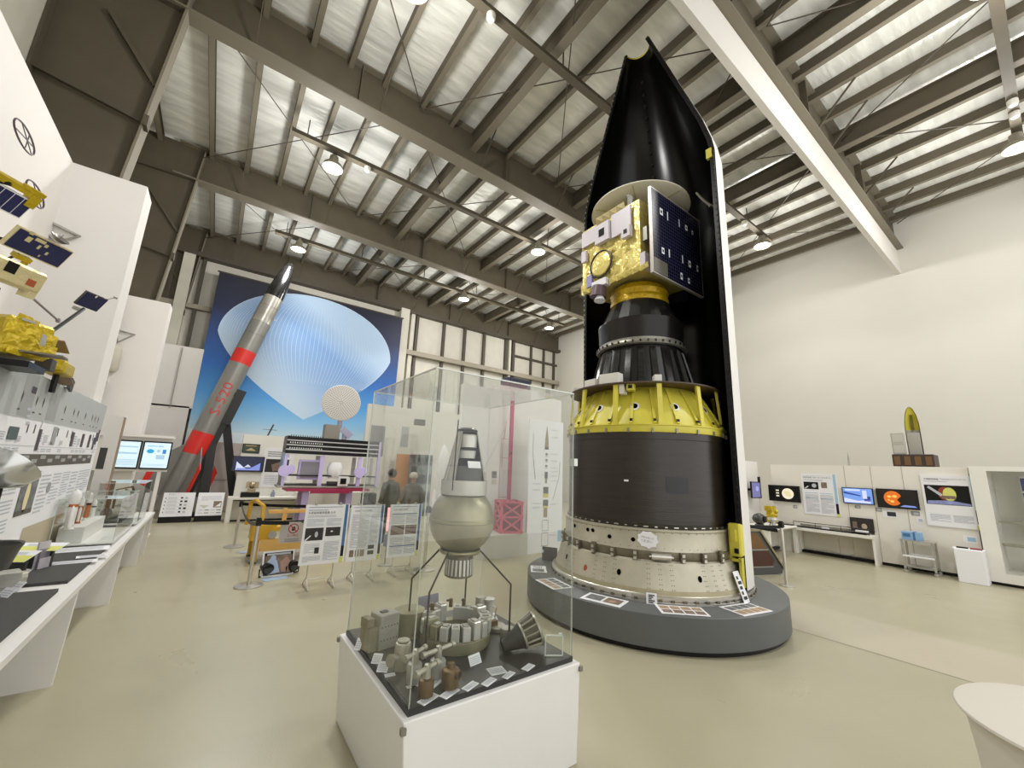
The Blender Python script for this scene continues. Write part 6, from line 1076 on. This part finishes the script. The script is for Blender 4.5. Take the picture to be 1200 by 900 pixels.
# boxes on top of the wall
def crate(x, y, z, w, d, h, lab):
    t = thing('brown_crate', lab, 'crate', (x, y, z)); b = MB(); b.box((0, 0, h / 2), (d, w, h), 0, bev=.01)
    f = frame((-d / 2 - .001, w / 2, 0), (0, -1, 0), (0, 0, 1))
    for i in range(4): b.rect(f, .03 + i * w / 4, .03, w / 4 - .03 + .03 + i * w / 4 - .03, h - .04, 1)
    b.build('crate_body', [mat('crate_dark', '#3a2b24', .5), mat('crate_amber', '#6e4f2c', .5)], t)
crate(11.35, 1.8, 1.94, .6, .45, .24, 'dark brown crate on top of the right display wall')
t = thing('grey_module', 'pale grey double box standing on the brown crate', 'box', (11.3, 2.0, 2.18), R(8)); b = MB(); b.box((0, 0, .22), (.2, .2, .44), 0, bev=.01); b.box((-.102, 0, .22), (.006, .17, .01), 1); b.box((-.102, 0, .33), (.004, .16, .16), 1); b.box((-.102, 0, .11), (.004, .16, .16), 1); b.build('module_body', [mat('module_grey', '#aba79d', .5), mat('module_face', '#bab6ab', .5)], t)
t = thing('small_fairing_half', 'small yellow-lined fairing half standing on the brown crate', 'fairing', (11.35, 1.77, 2.18), R(0)); b = MB(); pr = [(.1, 0), (.1, .5), (.095, .65), (.075, .8), (.04, .92), (.003, .97)]; A = R(-85), R(85)
b.lathe(pr[:2], 24, 1, a0=A[0], a1=A[1]); b.lathe(pr[1:], 24, 0, a0=A[0], a1=A[1]); b.lathe([(r_ + .012, z) for r_, z in pr], 24, 1, a0=A[0], a1=A[1]); b.build('fairing_shell', [YEL, mat('module_grey', '#aba79d', .5)], t); b = MB(); b.box((-.0, 0, .22), (.02, .19, .44)); b.build('lower_cover', mat('module_grey', '#aba79d', .5), t)
b = MB(); b.box((.06, 0, .66), (.05, .03, .3)); b.build('dark_slot', mat('slot_olive', '#5b531b', .5), t)
t = thing('slim_pole', 'slim grey pole model standing on top of the right display wall', 'model', (11.3, 2.85, 1.94)); b = MB(); b.lathe([(.02, 0), (.02, .15), (.008, .25), (.001, .3)], 10); b.build('pole_body', OLD2, t)
# cart with blue box, white box with pens
t = thing('steel_cart', 'small steel frame trolley standing against the right display wall', 'trolley', (10.85, 1.86, 0)); 
for x in (-.16, .16):
    for y in (-.2, .2): b = MB(); b.box((x, y, .32), (.03, .03, .5)); b.lathe([(.03, 0), (.03, .05), (.001, .06)], 14, c=(x, y, 0)); b.build('leg', OLD2, t)
b = MB(); b.box((0, 0, .575), (.38, .46, .02)); b.build('trolley_top', ALU2, t); b = MB(); b.box((-.17, 0, .3), (.02, .42, .03)); b.box((.17, 0, .3), (.02, .42, .03)); b.build('cross_rail', PAPER, t); b = MB(); b.box((0.05, 0, .1), (.3, .4, .02)); b.build('trolley_shelf', OLD2, t)
t = thing('blue_box', 'blue and white box on the steel trolley', 'box', (10.8, 1.92, .586)); b = MB(); b.box((0, 0, .07), (.2, .26, .14), 0); b.box((0, -.04, .07), (.204, .03, .144), 1); b.box((-.101, .06, .08), (.004, .1, .06), 1); b.build('box_body', [mat('box_skyblue', '#86aed4', .5), BLU], t)
t = thing('white_bin', 'white box with a slot standing on the floor before the white column', 'box', (10.78, 1.22, 0)); b = MB(); b.box((0, 0, .27), (.3, .34, .54), 0, bev=.006); b.box((-.02, 0, .545), (.2, .38, .012), 1); b.build('box_body', [PAPER, PAPER], t); t = thing('red_pen', 'red marker lying on the white box', 'pen', (10.7, 1.14, .564)); b = MB(); b.cyl((0, -.08, 0), (0, .06, 0), .012, n=10); b.build('pen_body', mat('pen_red', '#8c1f33', .4), t); t = thing('black_pen', 'black marker lying on the white box', 'pen', (10.7, 1.3, .564)); b = MB(); b.cyl((0, -.08, 0), (0, .06, 0), .012, n=10); b.build('pen_body', BLK, t)
# side partition, bench and models left of the planet television
t = thing('side_partition', 'white partition with a column of dark lettering behind the tall rocket', 'partition', (10.5, 4.72, 0)); b = MB(); b.box((0, 0, 1.0), (1.35, .08, 2.0)); f = frame((-.66, -.0405, 0), (1, 0, 0), (0, 0, 1)); b.rect(f, .2, .85, .206, 1.8, 1)
for i, (z, h_, w_) in enumerate(((1.78, .1, .07), (1.68, .04, .04), (1.6, .08, .03), (1.52, .02, .05), (1.42, .07, .04), (1.34, .03, .05), (1.26, .05, .05), (1.18, .05, .06), (1.1, .05, .05), (1.0, .08, .06), (.9, .05, .05))): b.rect(f, .12, z - h_ / 2, .12 + w_, z + h_ / 2, 1)
b.build('partition_panel', [PARTM, INK], t)
t = thing('arm_monitor', 'blue-glowing monitor on an arm beside the planet television', 'monitor', (10.55, 4.5, 1.32), R(-8)); b = MB(); b.box((0, 0, 0), (.36, .03, .38), 0); f = frame((-.16, -.0155, -.17), (1, 0, 0), (0, 0, 1)); b.rect(f, 0, 0, .32, .34, 1); b.disc(f, .2, .2, .06, 2, 2); b.build('monitor_body', [BLK, SCR('monitor_lilac', '#6f6fa2', .5), SCR('monitor_glow', '#9c9cd6', .6)], t); b = MB(); b.box((.0, .1, 0), (.05, .2, .05)); b.box((.2, .02, .06), (.05, .04, .5)); b.build('monitor_arm', BLK, t)
t = thing('round_bench', 'white bench with rounded top under the yellow engine model', 'bench', (10.2, 4.15, 0)); b = MB(); b.box((0, 0, .56), (1.5, .7, .05), 0, bev=.02); b.build('bench_top', DW, t)
for x in (-.7, .7): b = MB(); b.box((x, 0, .27), (.05, .62, .54)); b.build('side_panel', DW, t)
b = MB(); b.box((0, .1, .3), (1.36, .03, .42)); b.build('back_panel', mat('shaded_panel_beige', '#cdc7b8', .6), t); b = MB(); b.box((0, .1, .05), (1.3, .1, .05)); b.build('toe_kick', BLK, t)  # bench back in the darker beige with shade put into its colour
t = thing('yellow_engine', 'yellow-green engine model with silver feet on the white bench', 'model engine', (9.95, 3.98, .586)); b = MB(); rd = random.Random(4); b.cyl((0, 0, .1), (0, 0, .42), .09, .075, 16); b.cyl((.12, 0, .06), (.12, 0, .22), .07, n=16); b.box((0, 0, .38), (.22, .14, .1))
for i in range(9): b.ball((rd.uniform(-.1, .15), rd.uniform(-.08, .08), rd.uniform(.15, .42)), .045, 0, 10, 6)
b.build('engine_body', YM, t, smooth=30); b = MB(); b.lathe([(.001, .2), (.09, .2), (.1, .16), (.04, .1), (.03, 0)], 20, c=(-.1, -.08, 0)); b.build('engine_bell', SIL, t)
for a in (.3, 1.8, 3.4, 5.0): b = MB(); b.tube([(.04 * math.cos(a), .04 * math.sin(a), .14), (.24 * math.cos(a), .2 * math.sin(a), .01)], .012, 6); b.build('leg', GREASE, t)
t = thing('dark_helmet_model', 'dark round capsule model on the white bench', 'model', (9.55, 4.05, .586)); b = MB(); b.ball((0, 0, .17), .13, 0, 20, 12, (1, 1, .85)); b.lathe([(.08, .06), (.11, 0), (.001, 0)], 20); b.box((-.02, -.125, .17), (.12, .02, .12), 1); b.build('capsule_body', [mat('gunmetal', '#4b4a48', .4, .4), BLK], t)
t = thing('black_board', 'black board piece on the bench end beside the barrier post', 'board', (10.75, 3.95, .586)); b = MB(); b.box((0, 0, .01), (.12, .2, .02)); b.build('board_piece', BLK, t); t = thing('framed_sketch', 'small framed grey sketch standing behind the yellow engine', 'picture', (10.8, 4.3, .586)); b = MB(); b.box((0, 0, .3), (.26, .02, .16), 0); b.box((0, -.011, .3), (.2, .004, .1), 1); b.box((0, .03, .12), (.03, .03, .24), 0); b.box((0, .03, .005), (.12, .1, .01)); b.build('sketch_frame', [DGREY, PHOTOG], t)
# dark wedge-shaped solar panel unit
t = thing('wedge_panel', 'dark wedge-shaped panel unit with brown windows behind the plinth', 'panel unit', (7.80, 3.32, 0), R(-20)); b = MB(); prf = [(-.75, 0, .0), (.42, 0, .0), (.46, 0, .1), (.0, 0, .72), (-.75, 0, .72)]; b.prism(prf, 1, .5, 0); b.build('unit_body', mat('gunmetal', '#4b4a48', .4, .4), t)
b = MB(); f = frame((-.7, -.0005, 0), (1, 0, 0), (0, 0, 1)); b.gon(f, [(.02, .42), (.02, .67), (.64, .67), (.83, .42)], 0); b.gon(f, [(.02, .14), (.02, .38), (.86, .38), (.98, .22), (.92, .14)], 1); b.rect(f, .0, .395, .86, .408, 2, 2); b.rect(f, .0, .12, .94, .13, 2, 2); b.build('brown_window', [mat('window_amber', '#6b4a1e', .35, .3, var=.15), mat('window_red', '#43200f', .35, .3, var=.15), OLD2], t)
b = MB(); b.bar((.0, -.01, .72), (.46, -.01, .1), .03, .03); b.bar((-.7, -.01, .72), (.02, -.01, .72), .03, .03); b.build('edge_trim', mat('trim_champagne', '#8d8468', .4, .5), t)
for x in (-.6, .36): b = MB(); b.cyl((x, .1, -.0), (x, .16, 0), .0001, n=8); b.box((x, .1, .0), (.06, .3, .02)); b.build('caster', OLD2, t)
# round white drum table at the lower right
tc = V((2.87, .01, 0))
t = thing('round_table', 'white round drum-shaped table cut off at the lower right corner', 'table', tc); b = MB(); b.lathe([(.001, .7), (.428, .7), (.44, .696), (.444, .688), (.438, .68), (.42, .675)], 80); b.build('table_top', mat('drum_top', '#d3cdc1', .5), t); b = MB(); b.lathe([(.415, .676), (.395, .5), (.38, .25), (.37, 0), (.001, 0)], 80); b.build('table_drum', mat('drum_cream', '#d5cfc3', .6), t)

# ------------------------------------------------------------------ repeats share a group
GROUPS = {'ceiling_lamp': 'high-bay lamps on the ceiling rails', 'ceiling_sensor': 'small white sensors on the ceiling rails', 'photo_sheet': 'photo sheets on the round plinth', 'leaning_card': 'cards leaning on the metal skirt', 'valve_unit': 'valves in the glass display case', 'television': 'televisions on the display walls', 'wall_label': 'small labels on the right display wall', 'wall_poster': 'posters on the display walls', 'poster_stand': 'posters on tube stands', 'barrier_post': 'steel barrier posts', 'barrier_belt': 'black barrier belts', 'model_satellite': 'model satellites above the info wall', 'model_rocket': 'white model rockets', 'paper_sheet': 'papers on the left counter', 'yellow_card': 'yellow and white cards on the left counter', 'slanted_panel': 'slanted info panels before the leaning rocket', 'floor_spotlight': 'floor spotlights by the leaning picture', 'floor_paper': 'pale blue papers on the floor', 'triangle_bracket': 'triangular frames on the column boxes', 'felt_board': 'black boards on the left counter', 'person': 'visitors', 'counter_case': 'glass cases on the left counter'}
for o in list(COL.objects):
    if o.parent is None and 'category' in o:
        st = o.name.split('.')[0]
        if st == 'caption_card': o['group'] = 'caption cards in the glass display case' if (o.location - V((1.35, 2.35, .55))).length < 1 else 'caption cards on the left counter'
        elif st in GROUPS: o['group'] = GROUPS[st]
